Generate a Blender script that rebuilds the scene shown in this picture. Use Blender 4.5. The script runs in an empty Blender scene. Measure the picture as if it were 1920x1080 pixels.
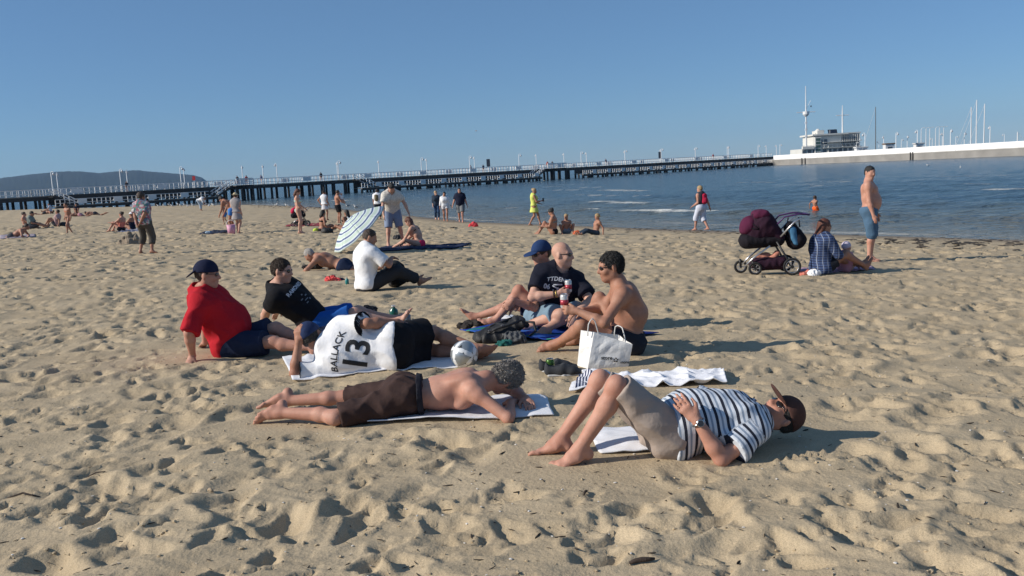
import bpy, bmesh, math, random
import numpy as np
from mathutils import Vector, Matrix
from mathutils.bvhtree import BVHTree
random.seed(7); RNG = np.random.default_rng(7)
R = math.radians
SC = bpy.context.scene
COL = SC.collection

# ---------------------------------------------------------------- camera
FPX = 1650.0                       # focal length in pixels of the 1920 px wide photograph
PITCH, ROLL = R(7.52), R(3.16)
CAM = Vector((0, 0, 1.5))
_F = Vector((0, math.cos(PITCH), -math.sin(PITCH))); _R0 = Vector((1, 0, 0)); _U0 = Vector((0, math.sin(PITCH), math.cos(PITCH)))
_R = _R0*math.cos(ROLL) - _U0*math.sin(ROLL); _U = _U0*math.cos(ROLL) + _R0*math.sin(ROLL)
cam = bpy.data.cameras.new('camera'); camo = bpy.data.objects.new('camera', cam); COL.objects.link(camo)
cam.sensor_width = 36; cam.lens = 36*FPX/1920; cam.clip_start = 0.05; cam.clip_end = 30000
camo.matrix_world = Matrix(((_R.x, _U.x, -_F.x, CAM.x), (_R.y, _U.y, -_F.y, CAM.y), (_R.z, _U.z, -_F.z, CAM.z), (0, 0, 0, 1)))
SC.camera = camo

# ---------------------------------------------------------------- sky, sun, exposure
SUN_EL, SUN_AZ = R(28), R(-102)     # azimuth measured from +Y towards +X: the sun stands to the left, a little behind the camera
w = bpy.data.worlds.new('World'); SC.world = w; w.use_nodes = True
nt = w.node_tree; bg = nt.nodes['Background']
sky = nt.nodes.new('ShaderNodeTexSky'); sky.sky_type = 'NISHITA'; sky.sun_disc = False
sky.sun_elevation = SUN_EL; sky.sun_rotation = SUN_AZ
sky.air_density = 0.85; sky.dust_density = 0.1; sky.ozone_density = 8.0; sky.altitude = 0
smx = nt.nodes.new('ShaderNodeMix'); smx.data_type = 'RGBA'; smx.inputs['Factor'].default_value = .38; smx.inputs['B'].default_value = (1.65, 2.95, 4.5, 1)   # constant colour mixed into the whole sky to flatten its brightness gradient
nt.links.new(sky.outputs[0], smx.inputs['A']); nt.links.new(smx.outputs['Result'], bg.inputs[0]); bg.inputs[1].default_value = 0.085
sun = bpy.data.lights.new('sun', 'SUN'); sun.energy = 4.2; sun.angle = R(0.53); sun.color = (1.0, 0.93, 0.82)
suno = bpy.data.objects.new('sun', sun); COL.objects.link(suno)
sd = Vector((math.sin(SUN_AZ)*math.cos(SUN_EL), math.cos(SUN_AZ)*math.cos(SUN_EL), math.sin(SUN_EL)))
suno.rotation_euler = sd.to_track_quat('Z', 'Y').to_euler(); suno.location = sd*50
SC.view_settings.view_transform = 'Standard'; SC.view_settings.look = 'None'
SC.view_settings.exposure = 0.25; SC.view_settings.gamma = 1.0
SC.view_settings.use_curve_mapping = False
SC.render.engine = 'CYCLES'
SC.cycles.volume_bounces = 0

# ---------------------------------------------------------------- helpers: pixels, objects, materials
V = lambda *a: Vector(a if len(a) == 3 else a[0])
def ray(px, py):
    return (_F + _R*((px-960)/FPX) + _U*(-(py-540)/FPX))
def P(px, py, Y):
    """the point at depth Y (metres along +Y) behind pixel (px, py)"""
    r = ray(px, py); return CAM + r*(Y/r.y)
def tag(o, label=None, cat=None, group=None, kind=None):
    if label: o['label'] = label
    if cat: o['category'] = cat
    if group: o['group'] = group
    if kind: o['kind'] = kind
    return o
def empty(name, loc, label=None, cat=None, group=None, rz=0, parent=None):
    o = bpy.data.objects.new(name, None); COL.objects.link(o); o.location = loc; o.rotation_euler = (0, 0, rz)
    o.empty_display_size = 0.05
    if parent: o.parent = parent
    return tag(o, label, cat, group)
def mesh_np(name, verts, faces, smooth=True):
    """verts (n,3), faces (m,3|4) arrays -> mesh"""
    me = bpy.data.meshes.new(name)
    v = np.ascontiguousarray(verts, dtype=np.float32); f = np.ascontiguousarray(faces, dtype=np.int32)
    k = f.shape[1]; n = f.shape[0]
    me.vertices.add(len(v)); me.vertices.foreach_set('co', v.ravel())
    me.loops.add(n*k); me.loops.foreach_set('vertex_index', f.ravel())
    me.polygons.add(n); me.polygons.foreach_set('loop_start', np.arange(0, n*k, k, dtype=np.int32))
    me.polygons.foreach_set('loop_total', np.full(n, k, dtype=np.int32))
    me.polygons.foreach_set('use_smooth', np.full(n, smooth, dtype=bool))
    me.update(calc_edges=True); return me
def obj(name, me, mat=None, parent=None, loc=None):
    o = bpy.data.objects.new(name, me); COL.objects.link(o)
    if mat is not None and not me.materials: me.materials.append(mat)
    if parent is not None: o.parent = parent
    if loc is not None: o.location = loc
    return o
class MB:
    """collects boxes, bars, tubes, lathes in one bmesh"""
    def __init__(s): s.bm = bmesh.new()
    def box(s, c, d, rz=0, M=None, bevel=0):
        m = Matrix.Translation(c) @ (M if M else Matrix.Rotation(rz, 4, 'Z')) @ Matrix.Diagonal((d[0], d[1], d[2], 1))
        r = bmesh.ops.create_cube(s.bm, size=1, matrix=m)
        if bevel:
            es = list({e for v in r['verts'] for e in v.link_edges})
            bmesh.ops.bevel(s.bm, geom=es, offset=bevel, segments=2, profile=.6, affect='EDGES')
        return s
    def tube(s, pts, r, n=8, closed=False, cap=True):
        pts = [Vector(p) for p in pts]; rs = r if isinstance(r, (list, tuple)) else [r]*len(pts)
        rings = []; up = None
        for i, p in enumerate(pts):
            a = pts[i-1] if i > 0 else (pts[-1] if closed else p); b = pts[(i+1) % len(pts)] if (i < len(pts)-1 or closed) else p
            t = (b-a).normalized() if (b-a).length > 1e-9 else Vector((0, 0, 1))
            if up is None: up = t.orthogonal().normalized()
            up = (up - t*up.dot(t));
            up = up.normalized() if up.length > 1e-6 else t.orthogonal().normalized()
            q = t.cross(up)
            rings.append([s.bm.verts.new(p + (up*math.cos(2*math.pi*k/n) + q*math.sin(2*math.pi*k/n))*rs[i]) for k in range(n)])
        m = len(rings)
        for i in range(m if closed else m-1):
            A, B = rings[i], rings[(i+1) % m]
            for k in range(n): s.bm.faces.new((A[k], A[(k+1) % n], B[(k+1) % n], B[k]))
        if cap and not closed:
            s.bm.faces.new(rings[0][::-1]); s.bm.faces.new(rings[-1])
        return s
    def bar(s, a, b, w, h=None, up=(0, 0, 1)):
        a, b = Vector(a), Vector(b); h = h or w; t = (b-a); L = t.length; t.normalize(); u = Vector(up)
        x = t.cross(u); x = x.normalized() if x.length > 1e-5 else t.orthogonal().normalized(); z = x.cross(t)
        M = Matrix(((x.x, t.x, z.x, 0), (x.y, t.y, z.y, 0), (x.z, t.z, z.z, 0), (0, 0, 0, 1)))
        return s.box((a+b)/2, (w, L, h), M=M)
    def lathe(s, prof, n=24, M=None):
        """prof: list of (r, z)"""
        rings = []
        for (r, z) in prof:
            ring = []
            for k in range(n):
                p = Vector((r*math.cos(2*math.pi*k/n), r*math.sin(2*math.pi*k/n), z))
                ring.append(s.bm.verts.new(M @ p if M else p))
            rings.append(ring)
        for A, B in zip(rings, rings[1:]):
            for k in range(n): s.bm.faces.new((A[k], A[(k+1) % n], B[(k+1) % n], B[k]))
        s.bm.faces.new(rings[0][::-1]); s.bm.faces.new(rings[-1]); return s
    def poly(s, pts):
        s.bm.faces.new([s.bm.verts.new(p) for p in pts]); return s
    def build(s, name, mat, parent=None, loc=None, smooth=False, recalc=True):
        me = bpy.data.meshes.new(name)
        if recalc: bmesh.ops.recalc_face_normals(s.bm, faces=s.bm.faces)
        s.bm.to_mesh(me); s.bm.free()
        if smooth:
            me.polygons.foreach_set('use_smooth', np.ones(len(me.polygons), dtype=bool))
        return obj(name, me, mat, parent, loc)

_mats = {}
def mat(name, col, rough=0.8, var=0.0, vscale=8.0, bump=0.0, bscale=60.0, metal=0.0, sss=0.0, spec=0.5, coat=0.0, bdist=0.01, sheen=0.0):
    """principled material with object-space noise variation and bump"""
    if name in _mats: return _mats[name]
    m = bpy.data.materials.new(name); m.use_nodes = True; t = m.node_tree; b = t.nodes['Principled BSDF']
    b.inputs['Base Color'].default_value = (*col, 1); b.inputs['Roughness'].default_value = rough; b.inputs['Metallic'].default_value = metal
    b.inputs['Specular IOR Level'].default_value = spec
    if sheen: b.inputs['Sheen Weight'].default_value = sheen
    if sss:
        b.inputs['Subsurface Weight'].default_value = sss; b.inputs['Subsurface Radius'].default_value = (1, .35, .2); b.inputs['Subsurface Scale'].default_value = 0.012
    tc = t.nodes.new('ShaderNodeTexCoord')
    if var:
        n = t.nodes.new('ShaderNodeTexNoise'); n.inputs['Scale'].default_value = vscale; n.inputs['Detail'].default_value = 4
        t.links.new(tc.outputs['Object'], n.inputs['Vector'])
        mx = t.nodes.new('ShaderNodeMix'); mx.data_type = 'RGBA'
        mx.inputs['A'].default_value = (*[c*(1-var) for c in col], 1); mx.inputs['B'].default_value = (*[min(1, c*(1+var)) for c in col], 1)
        t.links.new(n.outputs['Fac'], mx.inputs['Factor']); t.links.new(mx.outputs['Result'], b.inputs['Base Color'])
    if bump:
        n2 = t.nodes.new('ShaderNodeTexNoise'); n2.inputs['Scale'].default_value = bscale; n2.inputs['Detail'].default_value = 5
        t.links.new(tc.outputs['Object'], n2.inputs['Vector'])
        bp = t.nodes.new('ShaderNodeBump'); bp.inputs['Strength'].default_value = bump; bp.inputs['Distance'].default_value = bdist
        t.links.new(n2.outputs['Fac'], bp.inputs['Height']); t.links.new(bp.outputs[0], b.inputs['Normal'])
    _mats[name] = m; return m
def cloth(name, col, var=.12, rough=.9):
    return mat('cloth_'+name, col, rough, var, 9, .35, 28, bdist=.012, spec=.2)
def skin(name, col):
    m = mat('skin_'+name, col, .58, .16, 34, .3, 170, sss=.06, spec=.3, bdist=.004); t = m.node_tree; b = t.nodes['Principled BSDF']
    lk = b.inputs['Base Color'].links[0]; src = lk.from_socket; n = t.nodes.new('ShaderNodeTexNoise'); n.inputs['Scale'].default_value = 6; n.inputs['Detail'].default_value = 3
    t.links.new(t.nodes['Texture Coordinate'].outputs['Object'], n.inputs['Vector']); cr = t.nodes.new('ShaderNodeValToRGB'); e = cr.color_ramp.elements; e[0].position = .38; e[0].color = (1.08, .98, .95, 1); e[1].position = .66; e[1].color = (.93, .74, .68, 1)
    t.links.new(n.outputs['Fac'], cr.inputs['Fac']); mx = t.nodes.new('ShaderNodeMix'); mx.data_type = 'RGBA'; mx.blend_type = 'MULTIPLY'; mx.inputs['Factor'].default_value = .8
    t.links.new(src, mx.inputs['A']); t.links.new(cr.outputs['Color'], mx.inputs['B']); t.links.new(mx.outputs['Result'], b.inputs['Base Color']); return m
def stripes(name, cols, edges, attr='stripe', rough=.9):
    """colours by bands of a 0..1 repeating float attribute"""
    if name in _mats: return _mats[name]
    m = mat(name, cols[0], rough, 0, 1, .35, 28, bdist=.012, spec=.25); t = m.node_tree; b = t.nodes['Principled BSDF']
    a = t.nodes.new('ShaderNodeAttribute'); a.attribute_name = attr
    fr = t.nodes.new('ShaderNodeMath'); fr.operation = 'FRACT'; t.links.new(a.outputs['Fac'], fr.inputs[0])
    cr = t.nodes.new('ShaderNodeValToRGB'); cr.color_ramp.interpolation = 'CONSTANT'; e = cr.color_ramp.elements
    while len(e) < len(cols): e.new(0.5)
    for i, (c, x) in enumerate(zip(cols, edges)):
        e[i].position = x; e[i].color = (*c, 1)
    t.links.new(fr.outputs[0], cr.inputs['Fac']); t.links.new(cr.outputs['Color'], b.inputs['Base Color'])
    return m
def fattr(me, name, vals):
    a = me.attributes.new(name, 'FLOAT', 'POINT'); a.data.foreach_set('value', np.ascontiguousarray(vals, dtype=np.float32))

# ---------------------------------------------------------------- helpers: soft shapes (distance fields meshed with surface nets)
def _n(v): return np.array(v, dtype=np.float32)
def cap(a, b, ra, rb=None, k=.03, wide=None, fac=1.0, cut=False, op='add'):
    return dict(t='cap', a=_n(a), b=_n(b), ra=ra, rb=ra if rb is None else rb, k=k, wide=None if wide is None else _n(Vector(wide).normalized()), fac=fac, cut=cut, op=op)
def ell(c, ax, rad, k=.03, op='add'):
    return dict(t='ell', c=_n(c), ax=np.array([list(Vector(x).normalized()) for x in ax], dtype=np.float32), rad=_n(rad), k=k, op=op)
def plane(p, n):            # keeps the side the normal points away from
    return dict(t='plane', p=_n(p), n=_n(Vector(n).normalized()), op='cut')
def infl(pr, t, k=None):
    q = dict(pr)
    if q['t'] == 'cap': q['ra'] += t; q['rb'] += t
    else: q['rad'] = q['rad'] + t
    if k: q['k'] = k
    return q
def pbox(p):
    if p['t'] == 'cap':
        r = max(p['ra'], p['rb'])*max(1, p['fac']); return np.minimum(p['a'], p['b'])-r, np.maximum(p['a'], p['b'])+r
    e = np.sqrt(((p['ax']*p['rad'][:, None])**2).sum(0)); return p['c']-e, p['c']+e
def pdist(p, X, Y, Z):
    if p['t'] == 'plane':
        return (X-p['p'][0])*p['n'][0]+(Y-p['p'][1])*p['n'][1]+(Z-p['p'][2])*p['n'][2]
    if p['t'] == 'cap':
        ab = p['b']-p['a']; L2 = float(ab@ab)+1e-12
        dx, dy, dz = X-p['a'][0], Y-p['a'][1], Z-p['a'][2]
        s = (dx*ab[0]+dy*ab[1]+dz*ab[2])/L2; t = np.clip(s, 0, 1)
        ex, ey, ez = dx-t*ab[0], dy-t*ab[1], dz-t*ab[2]
        d2 = ex*ex+ey*ey+ez*ez
        if p['wide'] is not None:
            w_ = ex*p['wide'][0]+ey*p['wide'][1]+ez*p['wide'][2]; d2 = d2 - w_*w_*(1-1/p['fac']**2)
        d = np.sqrt(np.maximum(d2, 0)) - (p['ra']+(p['rb']-p['ra'])*t)
        if p['cut']: d = np.maximum(d, (s-1)*math.sqrt(L2))
        return d
    dx, dy, dz = X-p['c'][0], Y-p['c'][1], Z-p['c'][2]; k0 = 0; k1 = 0
    for a, r in zip(p['ax'], p['rad']):
        q = (dx*a[0]+dy*a[1]+dz*a[2])/r; k0 = k0+q*q; k1 = k1+(q/r)**2
    k0 = np.sqrt(k0); k1 = np.sqrt(k1)+1e-9
    return k0*(k0-1)/k1
def wnoise(X, Y, Z, f, seed):
    """cheap smooth noise: warped sines, about -1..1"""
    g = np.random.default_rng(seed); out = 0
    for i in range(4):
        a = g.normal(size=3); a = a/np.linalg.norm(a)*f*(1+.5*i); b = g.normal(size=3); b = b/np.linalg.norm(b)*f*.7
        out = out + np.sin(a[0]*X+a[1]*Y+a[2]*Z+g.uniform(0, 6)+1.7*np.sin(b[0]*X+b[1]*Y+b[2]*Z+g.uniform(0, 6)))/(1+.6*i)
    return out*.45
def sdf_mesh(name, prims, h, fold=None, post=None):
    adds = [p for p in prims if p['op'] == 'add']
    lo = np.min([pbox(p)[0] for p in adds], 0)-3*h-.01; hi = np.max([pbox(p)[1] for p in adds], 0)+3*h+.01
    n = np.ceil((hi-lo)/h).astype(int)+1
    ax = [(lo[i]+h*np.arange(n[i])).astype(np.float32) for i in range(3)]
    D = np.full(tuple(n), 9.0, dtype=np.float32)
    def sl(p, m):
        if p['t'] == 'plane': return (slice(None),)*3
        b0, b1 = pbox(p); i0 = np.clip(np.floor((b0-m-lo)/h).astype(int), 0, n-1); i1 = np.clip(np.ceil((b1+m-lo)/h).astype(int)+1, 1, n)
        return tuple(slice(int(a), int(b)) for a, b in zip(i0, i1))
    for p in prims:
        k = p.get('k', .01); S = sl(p, k*.5+2.5*h)
        X = ax[0][S[0]][:, None, None]; Y = ax[1][S[1]][None, :, None]; Z = ax[2][S[2]][None, None, :]
        d = pdist(p, X, Y, Z); A = D[S]
        if p['op'] == 'add':
            q = np.maximum(k-np.abs(A-d), 0)/k; D[S] = np.minimum(A, d)-q*q*k*.25
        elif p['op'] == 'sub':
            q = np.maximum(k-np.abs(A+d), 0)/k; D[S] = np.maximum(A, -d)+q*q*k*.25
        else: D[S] = np.maximum(A, d)
    if fold:
        m = np.abs(D) < 4*h+.03; ix = np.nonzero(m); fx, fy, fz = ax[0][ix[0]], ax[1][ix[1]], ax[2][ix[2]]; add = 0
        for fo in fold:
            nn = wnoise(fx, fy, fz, fo[1], fo[2])
            add = add+fo[0]*(np.abs(nn)*2-.75 if len(fo) > 3 else nn)     # 4th entry: sharp creases
        D[ix] += add
    D[0], D[-1] = 1, 1; D[:, 0], D[:, -1] = 1, 1; D[:, :, 0], D[:, :, -1] = 1, 1
    I = D < 0
    c = [(i, j, k) for i in (0, 1) for j in (0, 1) for k in (0, 1)]
    sm = np.zeros(tuple(n-1), dtype=np.int8)
    for (i, j, k) in c: sm += I[i:n[0]-1+i, j:n[1]-1+j, k:n[2]-1+k]
    act = (sm > 0) & (sm < 8); idx = np.argwhere(act); ids = np.full(act.shape, -1, dtype=np.int32); ids[act] = np.arange(len(idx))
    val = np.stack([D[idx[:, 0]+i, idx[:, 1]+j, idx[:, 2]+k] for (i, j, k) in c], 1)
    acc = np.zeros((len(idx), 3), dtype=np.float32); cnt = np.zeros(len(idx), dtype=np.float32)
    for a in range(8):
        for b in range(a+1, 8):
            ca, cb = np.array(c[a]), np.array(c[b])
            if np.abs(ca-cb).sum() != 1: continue
            va, vb = val[:, a], val[:, b]; m = (va < 0) != (vb < 0); t = np.where(m, va/np.where(m, va-vb, 1), 0)
            acc += np.where(m[:, None], ca+(cb-ca)*t[:, None], 0); cnt += m
    vs = (idx+acc/cnt[:, None])*h+lo
    quads = []
    for axn in range(3):
        s0 = [slice(1, n[i]-1) for i in range(3)]; s0[axn] = slice(0, n[axn]-1); s1 = list(s0); s1[axn] = slice(1, n[axn])
        A, B = I[tuple(s0)], I[tuple(s1)]; e = np.argwhere(A != B)
        if not len(e): continue
        flip = A[e[:, 0], e[:, 1], e[:, 2]]
        off = np.array([1, 1, 1]); off[axn] = 0; e = e+off
        u, v_ = [(1, 2), (2, 0), (0, 1)][axn]
        def at(du, dv):
            q = e.copy(); q[:, u] -= du; q[:, v_] -= dv; return ids[q[:, 0], q[:, 1], q[:, 2]]
        Q = np.stack([at(1, 1), at(0, 1), at(0, 0), at(1, 0)], 1)
        Q[~flip] = Q[~flip][:, ::-1]; quads.append(Q)
    if post: vs = post(vs)
    return mesh_np(name, vs, np.concatenate(quads))
def verts_np(me):
    a = np.empty(len(me.vertices)*3, dtype=np.float32); me.vertices.foreach_get('co', a); return a.reshape(-1, 3)
# ---------------------------------------------------------------- terrain: a beach that falls gently to the water
SEA = -1.0
SHORE = np.array([(60, -35), (13.6, 22.7), (6.9, 32.3), (1.3, 41.2), (-1.9, 46.5), (-4.8, 54), (-19, 90), (-34, 119), (-66, 151), (-100, 164), (-220, 225), (-2500, 1200)], dtype=np.float64)
def shore_s(x, y):
    """signed distance inland from the shoreline"""
    x = np.asarray(x, dtype=np.float64); y = np.asarray(y, dtype=np.float64); best = np.full(x.shape, 1e9); sg = np.ones(x.shape)
    for (ax, ay), (bx, by) in zip(SHORE[:-1], SHORE[1:]):
        ux, uy = bx-ax, by-ay; L = ux*ux+uy*uy; t = np.clip(((x-ax)*ux+(y-ay)*uy)/L, 0, 1)
        dx, dy = x-ax-t*ux, y-ay-t*uy; d = np.hypot(dx, dy); m = d < best
        best = np.where(m, d, best); sg = np.where(m, np.sign(ux*dy-uy*dx), sg)
    return best*sg
_zs = np.array([-400, -60, -12, -2, 0, 5, 9.6, 11.5, 18, 19.5, 21, 25, 60, 400]); _zz = np.array([-6, -3.5, -1.7, -1.12, -1.0, -.72, -.5, -.4, -.15, -.08, -.05, 0, .04, .1])
def base_z(x, y): return np.interp(shore_s(x, y), _zs, _zz)
_SEG = [(a[0], a[1], b[0]-a[0], b[1]-a[1], 1/((b[0]-a[0])**2+(b[1]-a[1])**2)) for a, b in zip(SHORE[:-1].tolist(), SHORE[1:].tolist())]
_ZL = list(zip(_zs.tolist(), _zz.tolist()))
def bz1(x, y):
    """base_z for one point"""
    best = 1e18; sg = 1
    for ax, ay, ux, uy, il in _SEG:
        t = ((x-ax)*ux+(y-ay)*uy)*il; t = 0 if t < 0 else 1 if t > 1 else t; dx, dy = x-ax-t*ux, y-ay-t*uy; d = dx*dx+dy*dy
        if d < best: best = d; sg = 1 if ux*dy-uy*dx >= 0 else -1
    s_ = math.sqrt(best)*sg
    for (s0_, z0_), (s1_, z1_) in zip(_ZL, _ZL[1:]):
        if s_ <= s1_: return z0_+(z1_-z0_)*max(0, (s_-s0_)/(s1_-s0_))
    return _ZL[-1][1]
def G(px, py, dz=0.0):
    """the point of the smooth beach seen at pixel (px, py)"""
    r = ray(px, py); rx, ry, rz = r; t = 8.0; m = max(1e-3, -rz)
    for _ in range(60):
        e = .6*(1.5+rz*t-bz1(rx*t, ry*t)-dz)/m; t += e
        if abs(e) < 1e-4: break
    return CAM+r*t

# capsules on the ground that people and towels have pressed flat: (ax, ay, bx, by, radius)
FLAT = []
def flat_px(a, b, r):
    A, B = G(*a), G(*b); FLAT.append((A.x, A.y, B.x, B.y, r))
flat_px((1030, 858), (1480, 812), .42)      # supine man
flat_px((1090, 727), (1350, 718), .22)      # crumpled towel
flat_px((480, 795), (1010, 765), .34)       # prone man
flat_px((535, 692), (900, 672), .32)        # man on his side
flat_px((365, 668), (600, 648), .36)        # red shirt
flat_px((485, 618), (700, 603), .3)         # black shirt
flat_px((905, 640), (1225, 625), .5)        # drinking group
flat_px((1015, 655), (1190, 655), .4)
flat_px((1030, 700), (1180, 688), .22)      # shoes, bag
flat_px((900, 600), (1030, 600), .4)
flat_px((655, 545), (795, 535), .4)
flat_px((560, 505), (660, 500), .4)
flat_px((600, 530), (660, 530), .25)
flat_px((1390, 512), (1490, 512), .4)
flat_px((1500, 512), (1640, 500), .4)
flat_px((1625, 489), (1636, 489), .2)
flat_px((690, 466), (800, 460), .5)
flat_px((1020, 438), (1130, 438), .6)

TD = .0021
def build_sand():
    ys = [-1.6]
    while ys[-1] < 2.4: ys.append(ys[-1]+.06)
    while ys[-1] < 48: ys.append(ys[-1]+.0045*(ys[-1]+.6))
    while ys[-1] < 420: ys.append(ys[-1]+.010*ys[-1])
    ys = np.array(ys); half = .66
    td = np.arange(-half, half, TD); out = half+np.cumsum(np.geomspace(.004, .25, 22))
    ts = np.concatenate([-out[::-1], td, out]); ny, nx = len(ys), len(ts)
    YY = np.repeat(ys[:, None], nx, 1); XX = ts[None, :]*(YY+4)
    s = shore_s(XX, YY); H0 = np.interp(s, _zs, _zz)
    dry = np.clip((s-1.2)/4, 0, 1)                       # wet sand by the water is smooth
    H = .022*wnoise(XX, YY, 0, 3.1, 1) + .016*wnoise(XX, YY, 0, 7.5, 2)
    # every footprint is stamped over the older ones: hollow, steep wall, pushed-up rim
    def stamp(x0, y0, a, b, th, dep, rim, keep):
        Rr = max(a, b)*1.75
        i0, i1 = np.searchsorted(ys, (y0-Rr, y0+Rr))
        if i1-i0 < 2: return
        yc = max(.5, y0+4); j0, j1 = np.searchsorted(ts, ((x0-Rr)/(yc-Rr if x0 < Rr else yc+Rr) if x0 > Rr else (x0-Rr)/max(.5, yc-Rr), (x0+Rr)/max(.5, yc-Rr) if x0 > -Rr else (x0+Rr)/(yc+Rr)))
        if j1-j0 < 2: return
        dx = XX[i0:i1, j0:j1]-x0; dy = YY[i0:i1, j0:j1]-y0
        c, sn = math.cos(th), math.sin(th); u = (dx*c+dy*sn)/a; v = (-dx*sn+dy*c)/b
        r = np.sqrt(u*u+v*v) * (1+.16*np.sin(3*np.arctan2(v, u)+x0*31)+.10*np.sin(5*np.arctan2(v, u)+y0*57))
        m = np.clip((1.10-r)/.20, 0, 1); m = m*m*(3-2*m)
        bowl = -dep*(1-1.25*np.minimum(r, 1.05)**2)*(1+.3*u)
        rimv = rim*np.exp(-((r-1.22)/.2)**2)*(1+.7*np.sin(np.arctan2(v, u)-th+1.0+x0*9))
        A = H[i0:i1, j0:j1]; H[i0:i1, j0:j1] = A*(1-m*keep)+m*bowl+rimv
    rs = np.random.default_rng(11)
    def scatter(y0, y1, dens, amin, amax, dmin, dmax, tmax=.70):
        area = tmax*((y1+4)**2-(y0+4)**2); n = int(area*dens)
        yy = np.sqrt(rs.uniform((y0+4)**2, (y1+4)**2, n))-4; xx = rs.uniform(-tmax, tmax, n)*(yy+4)
        ok = shore_s(xx, yy) > 1.5; xx, yy = xx[ok], yy[ok]
        o = np.argsort(rs.uniform(size=len(xx)))
        for i in o:
            a = rs.uniform(amin, amax); b = a*rs.uniform(.42, .8); d = rs.uniform(dmin, dmax)*(a/.14)**.5
            stamp(xx[i], yy[i], a, b, rs.uniform(0, math.pi), d, d*rs.uniform(.03, .28), rs.uniform(.4, .85))
    scatter(2.2, 16, 7.5, .11, .24, .020, .048)
    scatter(2.2, 16, 20.0, .05, .13, .016, .042)
    scatter(2.2, 9, 10.0, .025, .06, .005, .015)
    scatter(16, 30, 8.0, .10, .22, .04, .09)
    scatter(30, 50, 4.0, .14, .30, .05, .11)
    H += .0035*wnoise(XX, YY, 0, 42, 5)+.0018*wnoise(XX, YY, 0, 110, 6)
    far = np.clip((YY-46)/6, 0, 1); H += far*.05*wnoise(XX, YY*1, 0, 4.2, 8)
    for (ax, ay, bx, by, r) in FLAT:
        jm = slice(None); i0, i1 = np.searchsorted(ys, (min(ay, by)-2*r, max(ay, by)+2*r))
        x_, y_ = XX[i0:i1], YY[i0:i1]; ux, uy = bx-ax, by-ay
        t = np.clip(((x_-ax)*ux+(y_-ay)*uy)/(ux*ux+uy*uy+1e-9), 0, 1); d = np.hypot(x_-ax-t*ux, y_-ay-t*uy)
        m = np.clip((1.25-d/r)/.6, 0, 1); m = m*m*(3-2*m); H[i0:i1] *= (1-.8*m)
    # a word half scraped into the sand beside the lying man
    g = G(1462, 858)
    for k in range(9):
        p = G(1466+k*14.5, 858-k*.9)
        stamp(p.x, p.y, .075, .017, 1.1+.5*math.sin(k*2.3), .020, .006, .9)
        stamp(p.x+.02, p.y+.015, .06, .015, 2.1+.4*math.sin(k*1.7), .016, .005, .7)
    H = H*(.06+.94*dry)
    Z = H0+H
    v = np.stack([XX, YY, Z], -1).reshape(-1, 3)
    ii = np.arange(ny-1)[:, None]*nx+np.arange(nx-1)[None, :]
    f = np.stack([ii, ii+1, ii+nx+1, ii+nx], -1).reshape(-1, 4)
    me = mesh_np('sand', v, f)
    wet = np.clip(1-(s+.25*wnoise(XX, YY, 0, 1.3, 4))/2.2, 0, 1)
    fattr(me, 'wet', wet.ravel())
    return me, ys, ts, Z
sand_me, _ys, _ts, _Z = build_sand()
def H(x, y):
    """height of the finished sand at (x, y)"""
    i = int(np.clip(np.searchsorted(_ys, y)-1, 0, len(_ys)-2)); j = int(np.clip(np.searchsorted(_ts, x/(y+4))-1, 0, len(_ts)-2))
    fy = min(1, max(0, (y-_ys[i])/(_ys[i+1]-_ys[i]))); fx = min(1, max(0, (x/(y+4)-_ts[j])/(_ts[j+1]-_ts[j])))
    return float((_Z[i, j]*(1-fx)+_Z[i, j+1]*fx)*(1-fy)+(_Z[i+1, j]*(1-fx)+_Z[i+1, j+1]*fx)*fy)
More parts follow.
